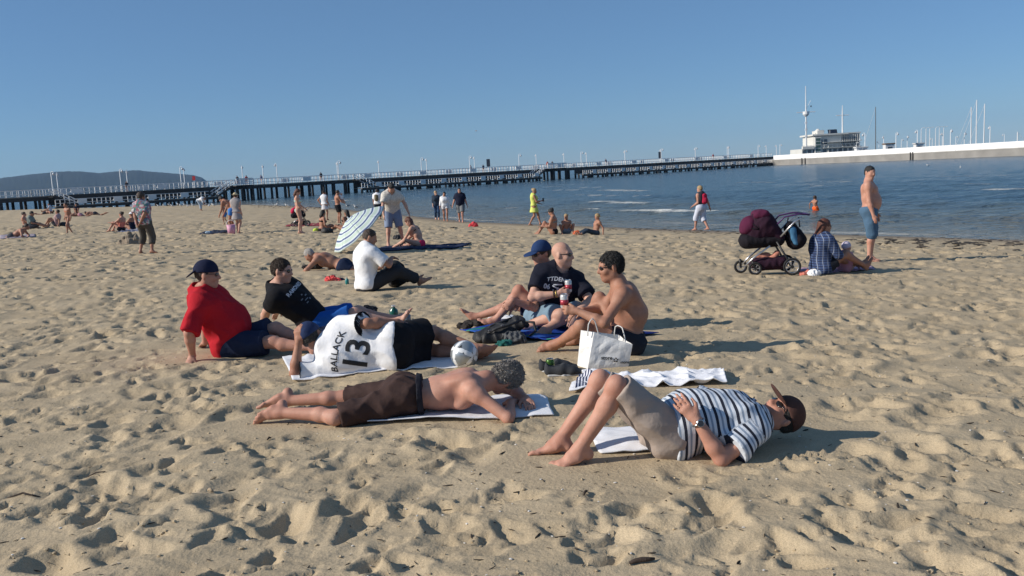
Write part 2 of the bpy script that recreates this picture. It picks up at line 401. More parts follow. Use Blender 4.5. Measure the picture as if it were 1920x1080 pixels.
def sand_mat():
    m = mat('sand', (.44, .335, .225), .97, 0, 1, 0, spec=.15); t = m.node_tree; b = t.nodes['Principled BSDF']; N = t.nodes.new; L = t.links.new
    tc = N('ShaderNodeTexCoord')
    n1 = N('ShaderNodeTexNoise'); n1.inputs['Scale'].default_value = 1.6; n1.inputs['Detail'].default_value = 8; n1.inputs['Roughness'].default_value = .65
    n2 = N('ShaderNodeTexNoise'); n2.inputs['Scale'].default_value = 230; n2.inputs['Detail'].default_value = 3
    for n in (n1, n2): L(tc.outputs['Object'], n.inputs['Vector'])
    cr = N('ShaderNodeValToRGB'); cr.color_ramp.elements[0].position = .3; cr.color_ramp.elements[0].color = (.425, .335, .22, 1)
    cr.color_ramp.elements[1].position = .7; cr.color_ramp.elements[1].color = (.55, .44, .295, 1); L(n1.outputs['Fac'], cr.inputs['Fac'])
    cg = N('ShaderNodeValToRGB'); cg.color_ramp.elements[0].position = .28; cg.color_ramp.elements[0].color = (.55, .55, .55, 1)
    cg.color_ramp.elements[1].position = .62; cg.color_ramp.elements[1].color = (1.08, 1.08, 1.08, 1); L(n2.outputs['Fac'], cg.inputs['Fac'])
    mu = N('ShaderNodeMix'); mu.data_type = 'RGBA'; mu.blend_type = 'MULTIPLY'; mu.inputs['Factor'].default_value = .75
    L(cr.outputs['Color'], mu.inputs['A']); L(cg.outputs['Color'], mu.inputs['B'])
    at = N('ShaderNodeAttribute'); at.attribute_name = 'wet'
    mw = N('ShaderNodeMix'); mw.data_type = 'RGBA'; L(at.outputs['Fac'], mw.inputs['Factor']); L(mu.outputs['Result'], mw.inputs['A']); mw.inputs['B'].default_value = (.17, .125, .085, 1)
    L(mw.outputs['Result'], b.inputs['Base Color'])
    rr = N('ShaderNodeMapRange'); rr.inputs['To Min'].default_value = .97; rr.inputs['To Max'].default_value = .45; L(at.outputs['Fac'], rr.inputs['Value']); L(rr.outputs[0], b.inputs['Roughness'])
    n3 = N('ShaderNodeTexNoise'); n3.inputs['Scale'].default_value = 45; n3.inputs['Detail'].default_value = 6; L(tc.outputs['Object'], n3.inputs['Vector'])
    b1 = N('ShaderNodeBump'); b1.inputs['Strength'].default_value = .5; b1.inputs['Distance'].default_value = .012; L(n3.outputs['Fac'], b1.inputs['Height'])
    b2 = N('ShaderNodeBump'); b2.inputs['Strength'].default_value = .5; b2.inputs['Distance'].default_value = .003; L(n2.outputs['Fac'], b2.inputs['Height']); L(b1.outputs[0], b2.inputs['Normal'])
    L(b2.outputs[0], b.inputs['Normal'])
    return m
tag(obj('sand', sand_me, sand_mat()), kind='structure')

# ---------------------------------------------------------------- sea
def build_water():
    # rows follow the shoreline: offsets seaward, stations along the shore
    ys = np.concatenate([np.arange(8, 70, .25), np.geomspace(70, 9000, 260)]); ts = np.concatenate([-np.geomspace(.75, 3, 12)[::-1], np.arange(-.7, .75, .005), np.geomspace(.76, 3, 12)])
    YY = np.repeat(ys[:, None], len(ts), 1); XX = ts[None, :]*YY
    s = shore_s(XX, YY); d = -s
    nearf = np.exp(-np.maximum(d, 0)/30.)
    w1 = wnoise(XX, YY, 0, .35, 21); ph = d*.95+1.9*wnoise(XX, YY, 0, .11, 22)
    amp = np.clip(d/5, 0, 1)*(.035+.06*np.clip((d-3)/6, 0, 1)*nearf)*np.exp(-YY/160)
    crest = np.maximum(0, np.sin(ph))**3
    Z = SEA+.01+amp*(crest*1.5-.5)+np.clip(d/6, 0, 1)*(.055*wnoise(XX*.6+YY*.5, YY*1.2-XX*.6, 0, 1.7, 23)+.03*wnoise(XX*.6+YY*.5, YY*1.2-XX*.6, 0, 4.2, 24))*np.exp(-YY/150)
    brk = np.clip((wnoise(XX, YY, 0, .33, 25)+.45*wnoise(XX, YY, 0, 1.3, 26)-.22)/.25, 0, 1)
    foam = np.clip((crest-.5)/.3, 0, 1)*brk*np.clip((d-1.5)/3, 0, 1)*np.clip((55-d)/30, 0, 1)
    lip = np.clip(1-np.abs(d-.6-.35*wnoise(XX, YY, 0, .8, 29))/.3, 0, 1)*np.clip(.4+.8*wnoise(XX, YY, 0, .5, 28), 0, 1)
    foam = np.maximum(foam, lip*.9)
    v = np.stack([XX, YY, Z], -1).reshape(-1, 3); ny, nx = YY.shape
    ii = np.arange(ny-1)[:, None]*nx+np.arange(nx-1)[None, :]
    f = np.stack([ii, ii+1, ii+nx+1, ii+nx], -1).reshape(-1, 4); keep = (s.ravel()[f] < 6).any(1)
    me = mesh_np('water', v, f[keep]); fattr(me, 'foam', foam.ravel()); fattr(me, 'depth', np.clip(d/26, 0, 1).ravel())
    return me
def water_mat():
    m = mat('water', (.05, .12, .18), .12, spec=.45); t = m.node_tree; b = t.nodes['Principled BSDF']; N = t.nodes.new; L = t.links.new
    b.inputs['IOR'].default_value = 1.33
    tc = N('ShaderNodeTexCoord'); a = N('ShaderNodeAttribute'); a.attribute_name = 'depth'; fo = N('ShaderNodeAttribute'); fo.attribute_name = 'foam'
    nz = N('ShaderNodeTexNoise'); nz.inputs['Scale'].default_value = .12; nz.inputs['Detail'].default_value = 5; L(tc.outputs['Object'], nz.inputs['Vector'])
    ad = N('ShaderNodeMath'); ad.operation = 'MULTIPLY_ADD'; ad.inputs[1].default_value = .5; L(nz.outputs['Fac'], ad.inputs[0]); L(a.outputs['Fac'], ad.inputs[2])
    cr = N('ShaderNodeValToRGB'); e = cr.color_ramp.elements; e[0].position = .2; e[0].color = (.19, .16, .105, 1); e[1].position = 1.0; e[1].color = (.055, .105, .145, 1)
    x = e.new(.55); x.color = (.125, .14, .125, 1); L(ad.outputs[0], cr.inputs['Fac'])
    mx = N('ShaderNodeMix'); mx.data_type = 'RGBA'; L(fo.outputs['Fac'], mx.inputs['Factor']); L(cr.outputs['Color'], mx.inputs['A']); mx.inputs['B'].default_value = (.72, .72, .68, 1)
    L(mx.outputs['Result'], b.inputs['Base Color'])
    rr = N('ShaderNodeMapRange'); rr.inputs['To Min'].default_value = .16; rr.inputs['To Max'].default_value = .9; L(fo.outputs['Fac'], rr.inputs['Value']); L(rr.outputs[0], b.inputs['Roughness'])
    mp = N('ShaderNodeMapping'); mp.inputs['Rotation'].default_value = (0, 0, R(40)); mp.inputs['Scale'].default_value = (1.0, 2.2, 1); L(tc.outputs['Object'], mp.inputs['Vector'])
    last = None
    for sc, st, di in ((.45, 1, .9), (1.9, 1, .32), (7, .8, .07)):
        n = N('ShaderNodeTexNoise'); n.inputs['Scale'].default_value = sc; n.inputs['Detail'].default_value = 4; n.inputs['Distortion'].default_value = .6; L(mp.outputs[0], n.inputs['Vector'])
        bp = N('ShaderNodeBump'); bp.inputs['Strength'].default_value = st; bp.inputs['Distance'].default_value = di; L(n.outputs['Fac'], bp.inputs['Height'])
        if last: L(last.outputs[0], bp.inputs['Normal'])
        last = bp
    L(last.outputs[0], b.inputs['Normal'])
    return m
tag(obj('water', build_water(), water_mat()), kind='structure')

# ---------------------------------------------------------------- far wooded hill across the bay
def build_hill():
    prof = [(-760, 380), (-500, 352), (-260, 345), (-120, 338), (0, 333), (50, 326), (100, 321), (150, 319.5), (185, 323), (215, 320), (255, 318), (290, 321), (330, 324.5), (360, 327), (378, 332), (390, 341), (393, 349)]
    xs = np.linspace(-760, 393, 420); py = np.interp(xs, [p[0] for p in prof], [p[1] for p in prof])
    rg = np.random.default_rng(3); py = py - .4*rg.random(len(xs))
    v, f = [], []; n = len(xs); rows = 14
    for r in range(rows):
        Yd = 3000+r*60
        for x, y in zip(xs, py):
            p = P(x, y, 3400); q = P(x, 400, 3400); t = math.sin(min(1, r/9)*math.pi/2) if r <= 9 else 1-.4*(r-9)/4
            z = SEA-2+(p.z-SEA)*t*(1+.03*math.sin(x*.05+r)) + (3*rg.random()-1 if 0 < r < 9 else 0)
            v.append((p.x*Yd/3400, Yd, min(z, p.z) if r != 9 else p.z))
    for r in range(rows-1):
        for i in range(n-1): f.append((r*n+i, r*n+i+1, (r+1)*n+i+1, (r+1)*n+i))
    return mesh_np('hill', np.array(v), np.array(f), True)
tag(obj('hill', build_hill(), mat('hill_woods', (.014, .022, .018), .95, .5, .03)), kind='structure')
# ---------------------------------------------------------------- people
SK = dict(fair=skin('fair', (.54, .345, .265)), rosy=skin('rosy', (.48, .275, .205)), tan=skin('tan', (.37, .205, .14)), brown=skin('brown', (.27, .145, .095)), pale=skin('pale', (.62, .41, .31)))
HAIR = dict(black=mat('hair_black', (.012, .010, .009), .6, .4, 60, .9, 160, bdist=.01), brown=mat('hair_brown', (.045, .025, .014), .55, .4, 60, .9, 160, bdist=.01),
            blond=mat('hair_blond', (.38, .26, .13), .55, .3, 60, .9, 160, bdist=.01), grey=mat('hair_grey', (.36, .33, .30), .6, .75, 45, 1, 110, bdist=.015),
            auburn=mat('hair_auburn', (.11, .035, .018), .5, .4, 60, .9, 160, bdist=.01), salt=mat('hair_salt', (.028, .026, .025), .6, .9, 70, 1, 140, bdist=.01))
DARKGLASS = mat('dark_lens', (.012, .010, .010), .12, spec=.8); EYEM = mat('eye', (.03, .02, .015), .2)
def ik(a, t, l1, l2, pole):
    a, t, pole = Vector(a), Vector(t), Vector(pole); d = t-a; L = d.length; mx = (l1+l2)*.995
    u = d.normalized() if L > 1e-6 else Vector((0, 0, -1))
    if L > mx: t = a+u*mx; L = mx
    L = max(L, abs(l1-l2)+.02); t = a+u*L
    x = (l1*l1-l2*l2+L*L)/(2*L); y = math.sqrt(max(0, l1*l1-x*x))
    q = pole-u*pole.dot(u); q = q.normalized() if q.length > 1e-5 else u.orthogonal().normalized()
    return a+u*x+q*y, t
class Body:
    """joints in world space -> shapes of one continuous body.  r = the person's right"""
    def __init__(s, pelvis, up, right, sh_right=None, chest_up=None, head=None, face=None, head_up=None, hl=None, hr=None, el=None, er=None,
                 fl=None, fr=None, kl=None, kr=None, tl=None, tr=None, S=1.0, g=1.0, belly=0.0, bust=0.0, hips=1.0, hand_l=None, hand_r=None, fine=False, headS=1.0, bend=None, shw=1.0, lg=1.0):
        s.S, s.g, s.fine, s.hS, s.lg = S, g, fine, headS, lg
        P0 = s.P = Vector(pelvis); us = s.us = Vector(up).normalized(); hlat = s.hlat = (Vector(right)-us*Vector(right).dot(us)).normalized()
        cu = Vector(chest_up).normalized() if chest_up else us
        s.M = P0+us*.24*S+(Vector(bend) if bend else Vector()); s.N = s.M+cu*.27*S; s.cu = cu
        sr = Vector(sh_right) if sh_right else hlat; sl = s.sl = (sr-cu*sr.dot(cu)).normalized()
        s.fw = us.cross(hlat).normalized(); s.cf = cu.cross(sl).normalized()
        hd = Vector(head).normalized() if head else (cu*.9+s.cf*.3).normalized()
        s.hc = s.N+hd*.175*S*(.9+.1*headS); hf = Vector(face).normalized() if face else s.cf
        hu = Vector(head_up) if head_up else hd
        s.hu = (hu-hf*hu.dot(hf)).normalized(); s.hf = hf; s.hr = hf.cross(s.hu).normalized()
        w = .185*S*shw*(1+.25*(g-1))
        s.shR, s.shL = s.N+sl*w-cu*.055*S, s.N-sl*w-cu*.055*S
        s.hipR, s.hipL = P0+hlat*.095*S*hips-us*.02*S, P0-hlat*.095*S*hips-us*.02*S
        dn = -us
        def arm(sh, t, pole, side):
            if t is None: t = sh-Vector((0, 0, 1))*.53*S+s.cf*.05*S+sl*side*.06*S
            if pole is None: pole = -s.cf-Vector((0, 0, .3))
            return ik(sh, t, .295*S, .255*S, pole)
        s.elR, s.wrR = arm(s.shR, hr, er, 1); s.elL, s.wrL = arm(s.shL, hl, el, -1)
        def leg(h, t, pole):
            if t is None: t = h-Vector((0, 0, .845*S))
            if pole is None: pole = s.fw
            return ik(h, t, .44*S, .415*S, pole)
        s.knR, s.anR = leg(s.hipR, fr, kr); s.knL, s.anL = leg(s.hipL, fl, kl)
        g2 = g
        T = []; A = {'R': [], 'L': []}; Lg = {'R': [], 'L': []}; Hd = []
        # trunk
        T += [cap(P0-hlat*.06*S*hips, P0+hlat*.06*S*hips, .105*S*g, k=.06*S)]
        for sd in (-1, 1): T.append(cap(P0+hlat*sd*.075*S*hips-s.fw*.045*S-us*.03*S, P0+hlat*sd*.07*S*hips-s.fw*.04*S-us*.05*S, .088*S*g, k=.05*S))
        T += [cap(P0+us*.04*S, s.M-us*.01*S, .100*S*g, .104*S*g, k=.08*S, wide=hlat, fac=1.36),
              cap(s.M, s.M+cu*.15*S, .108*S*g, .112*S*g, k=.08*S, wide=sl, fac=1.4),
              cap(s.N-sl*(w-.05*S)-cu*.07*S, s.N+sl*(w-.05*S)-cu*.07*S, .062*S*g, k=.07*S),
              cap(s.N-s.cf*.02*S+cu*.03*S, s.shR-sl*.04*S, .05*S, .042*S, k=.05*S), cap(s.N-s.cf*.02*S+cu*.03*S, s.shL+sl*.04*S, .05*S, .042*S, k=.05*S)]
        for sd in (-1, 1):
            T.append(ell(s.N-cu*.15*S+sl*sd*.075*S+s.cf*(.088+.01*(g-1))*S*g, (sl, s.cf, cu), (.085*S, .042*S, .065*S), k=.05*S))
            T.append(ell(s.N-cu*.13*S+sl*sd*.085*S-s.cf*.085*S*g, (sl, s.cf, cu), (.07*S, .035*S, .09*S), k=.05*S))
            if bust: T.append(ell(s.N-cu*.19*S+sl*sd*.075*S+s.cf*.115*S, (sl, s.cf, cu), (.062*S*bust, .06*S*bust, .062*S*bust), k=.03*S))
        if belly: T.append(ell(P0+us*.15*S+s.fw*(.055+.10*belly)*S, (hlat, s.fw, us), ((.135+.05*belly)*S*g, (.075+.09*belly)*S, (.15+.03*belly)*S), k=.07*S))
        s.T = T
        s.neck = [cap(s.N-cu*.02*S, s.hc-s.hu*.045*S*headS-s.hf*.012*S, .064*S*(.6+.4*g), .056*S, k=.04*S)]
        for n_, sh, e, wv, sd in (('R', s.shR, s.elR, s.wrR, 1), ('L', s.shL, s.elL, s.wrL, -1)):
            m = e.lerp(wv, .3)
            A[n_] += [cap(sh, sh.lerp(e, .15), .060*S*g, k=.05*S), cap(sh, e, .052*S*g, .040*S*g, k=.03*S), cap(e, m, .040*S*g, .043*S*g, k=.02*S), cap(m, wv, .043*S*g, .027*S, k=.02*S)]
            hp = (hand_r if n_ == 'R' else hand_l) or {}
            A[n_] += s.hand(wv, (wv-e).normalized(), sd, **hp)
        for n_, h, kn, an, td in (('R', s.hipR, s.knR, s.anR, tr), ('L', s.hipL, s.knL, s.anL, tl)):
            sh_ = (an-kn).normalized(); back = -(kn-(h+an)/2); back = back.normalized() if back.length > .02 else -s.fw
            calf = kn.lerp(an, .27)+back*.016*S
            Lg[n_] += [cap(h, h.lerp(kn, .35), .092*S*g*lg, .082*S*g*lg, k=.05*S), cap(h, kn, .088*S*g*lg, .054*S*(.6+.4*g)*lg, k=.03*S), cap(kn, calf, .051*S*lg, .055*S*(.6+.4*g)*lg, k=.03*S), cap(calf, an, .055*S*(.6+.4*g)*lg, .034*S, k=.03*S),
                       cap(kn-back*.012*S, kn-back*.012*S+sh_*.03, .046*S*lg, k=.03*S)]
            f = Vector(td).normalized() if td else (s.fw-Vector((0, 0, s.fw.z))).normalized()
            u = -sh_; u = (u-f*u.dot(f)); u = u.normalized() if u.length > .05 else Vector((0, 0, 1))
            Lg[n_] += s.foot(an, f, u)
        s.A, s.L = A, Lg; s.Hd = s.headprims()
    def hand(s, wv, hd, side, d=None, n=None, curl=.35, thumb=.5, spread=.0):
        S = s.S; hd = Vector(d).normalized() if d else hd
        n = Vector(n) if n else (Vector((0, 0, -1)) if abs(hd.z) < .8 else -s.sl*side)
        n = n-hd*n.dot(hd); n = n.normalized() if n.length > .01 else hd.orthogonal().normalized()
        tw = hd.cross(n)*(1 if side > 0 else -1)           # towards the thumb
        out = [cap(wv, wv+hd*.03*S, .026*S, .022*S, k=.02), cap(wv+hd*.03*S, wv+hd*.085*S, .0165*S, .0155*S, k=.015, wide=tw, fac=2.3)]
        if not s.fine:
            q = wv+hd*.09*S; d1 = (hd*math.cos(curl)+n*math.sin(curl)); q2 = q+d1*.045*S; d2 = hd*math.cos(curl*2.2)+n*math.sin(curl*2.2)
            out += [cap(q, q2, .013*S, k=.01, wide=tw, fac=2.6), cap(q2, q2+d2*.035*S, .011*S, k=.01, wide=tw, fac=2.4)]
        else:
            for i, L in enumerate((.072, .082, .077, .06)):
                o = (.030-.0205*i)*S; b = wv+hd*(.092-.004*abs(i-1.2))*S+tw*o; c = curl*(.9+.12*i)
                dd = hd+tw*spread*(1.5-i)*.3; dd.normalize()
                d1 = dd*math.cos(c)+n*math.sin(c); b2 = b+d1*L*.5*S; d2 = dd*math.cos(2.1*c)+n*math.sin(2.1*c); b3 = b2+d2*L*.32*S; d3 = dd*math.cos(2.9*c)+n*math.sin(2.9*c)
                out += [cap(b, b2, .0095*S, .0088*S, k=.004), cap(b2, b3, .0088*S, .0082*S, k=.004), cap(b3, b3+d3*L*.25*S, .0082*S, .0072*S, k=.004)]
        b = wv+hd*.03*S+tw*.028*S; d1 = (hd*.75+tw*.75*(1-thumb*.4)+n*thumb*.7).normalized(); b2 = b+d1*.045*S; d2 = (hd*.95+tw*.1+n*thumb*.8).normalized()
        out += [cap(b, b2, .0135*S, .0115*S, k=.012), cap(b2, b2+d2*.035*S, .011*S, .009*S, k=.006)]
        return out
    def foot(s, an, f, u):
        S = s.S; lat = f.cross(u)
        out = [cap(an-f*.042*S-u*.042*S, an-f*.035*S-u*.03*S, .035*S, .035*S, k=.03*S), cap(an, an+f*.05*S-u*.03*S, .036*S, .034*S, k=.03*S),
               cap(an+f*.02*S-u*.045*S, an+f*.125*S-u*.062*S, .028*S, .020*S, k=.03*S, wide=lat, fac=1.75)]
        if s.fine:
            sd = 1 if (an-s.P).dot(s.hlat) < 0 else -1        # big toe on the inner side
            for i, (L, r) in enumerate(((.05, .0135), (.048, .0105), (.044, .010), (.038, .0095), (.032, .009))):
                b = an+f*(.128-.005*i*i*.6)*S-u*.066*S+lat*sd*(.030-.0165*i)*S*(1)
                out += [cap(b, b+f*L*S*.6+u*.004, r*S, k=.006), cap(b+f*L*S*.6+u*.004, b+f*L*S-u*.004, r*S, r*.9*S, k=.004)]
        else: out.append(cap(an+f*.125*S-u*.066*S, an+f*.17*S-u*.07*S, .014*S, .012*S, k=.02*S, wide=lat, fac=2.6))
        return out
    def hp(s, r=0, u=0, f=0): return s.hc+(s.hr*r+s.hu*u+s.hf*f)*s.S*s.hS
    def headprims(s):
        q = s.S*s.hS; ax = (s.hr, s.hf, s.hu); p = s.hp
        o = [ell(p(0, .028, -.014), ax, (.077*q, .098*q, .092*q), k=.03*q), ell(p(0, -.035, .024), ax, (.063*q, .070*q, .086*q), k=.04*q), cap(p(0, -.10, .066), p(0, -.095, .07), .022*q, k=.035*q),
             cap(p(-.045, -.062, -.005), p(-.012, -.1, .062), .024*q, .018*q, k=.03*q), cap(p(.045, -.062, -.005), p(.012, -.1, .062), .024*q, .018*q, k=.03*q)]
        for sd in (-1, 1):
            o += [ell(p(sd*.079, -.008, -.012), (s.hr+s.hf*.3*sd*-1, s.hf, s.hu), (.011*q, .020*q, .034*q), k=.008*q), ell(p(sd*.042, -.03, .066), ax, (.024*q, .022*q, .022*q), k=.03*q),
                  cap(p(sd*.014, .026, .087), p(sd*.045, .024, .071), .0105*q, k=.02*q)]
        for sd in (-1, 1): o.append(dict(cap(p(sd*.031, .002, .1), p(sd*.034, .002, .1), .0125*q, k=.018*q), op='sub'))
        o += [cap(p(0, .014, .087), p(0, -.030, .112), .0095*q, .0145*q, k=.014*q), cap(p(-.012, -.037, .098), p(.012, -.037, .098), .0105*q, k=.012*q),
              ell(p(0, -.062, .092), ax, (.024*q, .012*q, .0075*q), k=.008*q), ell(p(0, -.075, .089), ax, (.021*q, .012*q, .0085*q), k=.008*q)]
        return o
    def prims(s): return s.T+s.neck+s.L['R']+s.L['L']+s.A['R']+s.A['L']+s.Hd
    # clothing --------------------------------------------------------
    def torso(s, t, k=.09): return [infl(p, t, max(p['k'], k*s.S)) for p in s.T]
    def shirt(s, sleeve=.62, t=.014, hem=-.06, neck=.074, flare=.012, vneck=0, tight=False):
        S = s.S; o = s.torso(t*S, .05 if tight else .1)
        o.append(plane(s.P+s.us*hem*S, -s.us))
        o.append(dict(cap(s.N+s.cu*.005*S+s.cf*.012*S, s.N+s.cu*.2*S+s.cf*(.05+vneck)*S, neck*S, neck*1.15*S, k=.012), op='sub'))
        for sh, e, wv in ((s.shR, s.elR, s.wrR), (s.shL, s.elL, s.wrL)):
            if sleeve <= 0: continue
            g = s.g
            if sleeve <= 1: o.append(cap(sh, sh.lerp(e, sleeve), (.060*g+t)*S, (.050*g+t+flare)*S, k=.045*S, cut=True))
            else:
                o += [cap(sh, e, (.060*g+t)*S, (.046*g+t)*S, k=.045*S), cap(e, e.lerp(wv, sleeve-1), (.046*g+t)*S, (.034+t)*S, k=.03*S, cut=True)]
        return o
    def shorts(s, leg=.75, t=.014, waist=.10, flare=.02, skirt=0, hollow=False):
        S, g = s.S, s.g
        o = [infl(p, t*S, .07*S) for p in s.T[:4]]
        o.append(plane(s.P+s.us*waist*S, s.us)); sub = []
        for h, kn, an in ((s.hipR, s.knR, s.anR), (s.hipL, s.knL, s.anL)):
            if leg <= 0: continue
            g = s.g*s.lg
            if leg <= 1:
                e = h.lerp(kn, leg); re = (.088+(.054-.088)*leg)*g*S+t*S+flare*S
                o += [cap(h, h.lerp(kn, leg*.4), (.092*g+t)*S, k=.04*S), cap(h, e, (.09*g+t)*S, re, k=.03*S, cut=True)]
                if hollow and s.fine: sub.append(dict(cap(h.lerp(kn, leg-.12), h.lerp(kn, leg+.1), re-.008, re-.006, k=.004), op='sub'))
            else:
                e = kn.lerp(an, leg-1); o += [cap(h, kn, (.092*g+t)*S, (.062*g+t)*S, k=.04*S), cap(kn, e, (.062*g+t)*S, (.05+t+flare*.5)*S, k=.03*S, cut=True)]
        return o+sub
    def band(s, a, b, t=.006):
        """a close-fitting piece round the trunk between heights a and b of the spine"""
        S = s.S; o = s.torso(t*S, .03)
        if a > .24: return o+[plane(s.M+s.cu*(a-.24)*S, -s.cu), plane(s.M+s.cu*(b-.24)*S, s.cu)]
        return o+[plane(s.P+s.us*a*S, -s.us), plane(s.P+s.us*b*S, s.us)]
    def skirt(s, L, top=.1, r0=.135, r1=.2, down=(0, 0, -1)):
        S = s.S; d = Vector(down).normalized(); a = s.P+s.us*top*S
        return [cap(a, a+d*L*S, r0*S*s.g, r1*S, k=.05, wide=s.hlat, fac=1.15, cut=True)]
    def hairp(s, t=.010, low=-.02, front=.055, fringe=.082, side=-.03):
        """short hair: a shell over the skull, open at the face"""
        q = s.S*s.hS; p = s.hp; ax = (s.hr, s.hf, s.hu)
        o = [ell(p(0, .028, -.014), ax, (.077*q+t, .098*q+t, .092*q+t), k=.02), ell(p(0, -.03, -.045), ax, (.062*q+t*.5, .05*q+t*.5, .07*q), k=.03)]
        o.append(dict(ell(p(0, fringe-.125, .115), (s.hr, (s.hf-s.hu*.25).normalized(), (s.hu+s.hf*.25).normalized()), (.10*q, .088*q, .125*q), k=.012), op='sub'))
        for sd in (-1, 1): o.append(dict(ell(p(sd*.085, side-.02, .005), ax, (.025*q, .034*q, .05*q), k=.01), op='sub'))
        o.append(plane(p(0, low-.055, 0), (-s.hu*.9-s.hf*.35)))
        return o
    def longhair(s, L=.28, d=None, r=.05, t=.012):
        q = s.S*s.hS; p = s.hp; d = Vector(d).normalized() if d else Vector((0, 0, -1)); o = s.hairp(t=t, low=-.05)
        a = p(0, -.02, -.06); m_ = a+d*L*.5-s.cf*.05; return o+[cap(a, m_, .066*q, r*1.2*q, k=.03, wide=s.hr, fac=1.4), cap(m_, a+d*L-s.cf*.07, r*1.2*q, r*.5*q, k=.03, wide=s.hr, fac=1.4)]
    def capp(s, back=False, t=.014, brim=.085, tilt=.15):
        q = s.S*s.hS; p = s.hp; ax = (s.hr, s.hf, s.hu); sg = -1 if back else 1
        dome = [ell(p(0, .030, -.012), ax, (.078*q+t, .100*q+t, .094*q+t), k=.01), plane(p(0, .022, 0), (-s.hu+s.hf*(.14 if not back else .02)).normalized())]
        f = (s.hf*sg*math.cos(tilt)-s.hu*math.sin(tilt)); u = s.hr.cross(f)*1.0
        c = p(0, .030 if not back else .028, sg*.105)+f*.02*q
        br = [ell(c, (s.hr, f, u), (.080*q, brim*q, .0085*q), k=.004), dict(ell(p(0, .030, -.012), ax, (.070*q, .092*q, .09*q), k=.004), op='sub')]
        return dome, br
FINE, MID, LOW = .0072, .0085, .016
def person(label, B, sk, wear=(), hair=None, hairc='brown', h=LOW, cat='person', group=None, glasses=None, hat=None, hair_k=None, eyes=False, name='person', hair_fold=.004, strands=None):
    base = Vector((B.P.x, B.P.y, 0)); base.z = min(B.anR.z, B.anL.z, B.P.z-.1)-.05
    lim = min(.024, B.P.y*.00105*min(1, B.S+.15)); h = max(h, lim)      # detail suited to the distance
    root = empty(name, base, label, cat, group); inv = -base
    def place(nm, pr, m, hh, fold=None):
        me = sdf_mesh(nm, pr, max(hh, lim*(.45 if 'glasses' in nm or nm in ('brim', 'eye') else .85)), fold); me.transform(Matrix.Translation(inv)); return obj(nm, me, m, root)
    out = {'root': root}
    out['body'] = place('body', B.prims(), SK[sk], h)
    for wv in wear:
        nm, pr, m = wv[:3]; fold = wv[3] if len(wv) > 3 else [(.004, 26, sum(map(ord, nm)) % 97), (.0025, 60, 5)]
        out[nm] = place(nm, pr, m, wv[4] if len(wv) > 4 else h*1.1, fold)
    if hair == 'short': out['hair'] = place('hair', B.hairp(**(hair_k or {})), HAIR[hairc], min(h, .009), [(hair_fold, 120, 3)])
    elif hair == 'long': out['hair'] = place('hair', B.longhair(**(hair_k or {})), HAIR[hairc], min(h, .011), [(hair_fold, 90, 3)])
    elif hair == 'bun':
        a = B.hp(0, .05, -.10); out['hair'] = place('hair', B.hairp(t=.012, low=0)+[cap(a, a+B.hu*.03, .04, k=.02)], HAIR[hairc], min(h, .010), [(.003, 90, 3)])
    if strands and 'hair' in out: hair_strands(out['hair'], B, *strands)
    if hat:
        kind, m1, m2 = hat; d, br = B.capp(back=(kind == 'back'), tilt=.7 if kind == 'back' else .15)
        if kind == 'sunhat':
            q = B.S*B.hS; d = [ell(B.hp(0, .05, -.01), (B.hr, B.hf, B.hu), (.088*q, .105*q, .088*q), k=.01), plane(B.hp(0, .035, 0), -B.hu)]
            br = [ell(B.hp(0, .04, -.005), (B.hr, B.hf, B.hu), (.15*q, .165*q, .010*q), k=.004)]
        elif kind == 'bonnet':
            q = B.S*B.hS; d = [ell(B.hp(0, .03, -.015), (B.hr, B.hf, B.hu), (.095*q, .115*q, .108*q), k=.01), plane(B.hp(0, .0, 0), -B.hu+B.hf*.4)]; br = None
        c = place('cap' if kind in ('front', 'back') else 'hat', d, m1, min(h, .008), [(.0012, 70, 9)])
        if br:
            b = place('brim', br, m2, min(h, .006)); b.parent = c
    if glasses:
        q = B.S*B.hS; p = B.hp; g = []
        for sd in (-1, 1):
            g += [ell(p(sd*.033, .002, .093), ((B.hr-B.hf*.25*sd), (B.hf+B.hr*.25*sd), B.hu), (.029*q, .0055*q, .019*q), k=.004), cap(p(sd*.062, .010, .078), p(sd*.083, .008, -.005), .0042*q, k=.004)]
        g.append(cap(p(-.02, .008, .099), p(.02, .008, .099), .004*q, k=.004))
        place('sunglasses' if glasses == 'dark' else 'glasses', g, DARKGLASS if glasses == 'dark' else mat('spectacles', (.05, .04, .04), .3), max(.0035, min(h*.55, .006)))
    if eyes:
        for sd in (-1, 1):
            c = B.hp(sd*.032, .001, .083); place('eye', [ell(c, (B.hr, B.hf, B.hu), (.013, .008, .0065), k=.003)], EYEM, .0025)
    return out
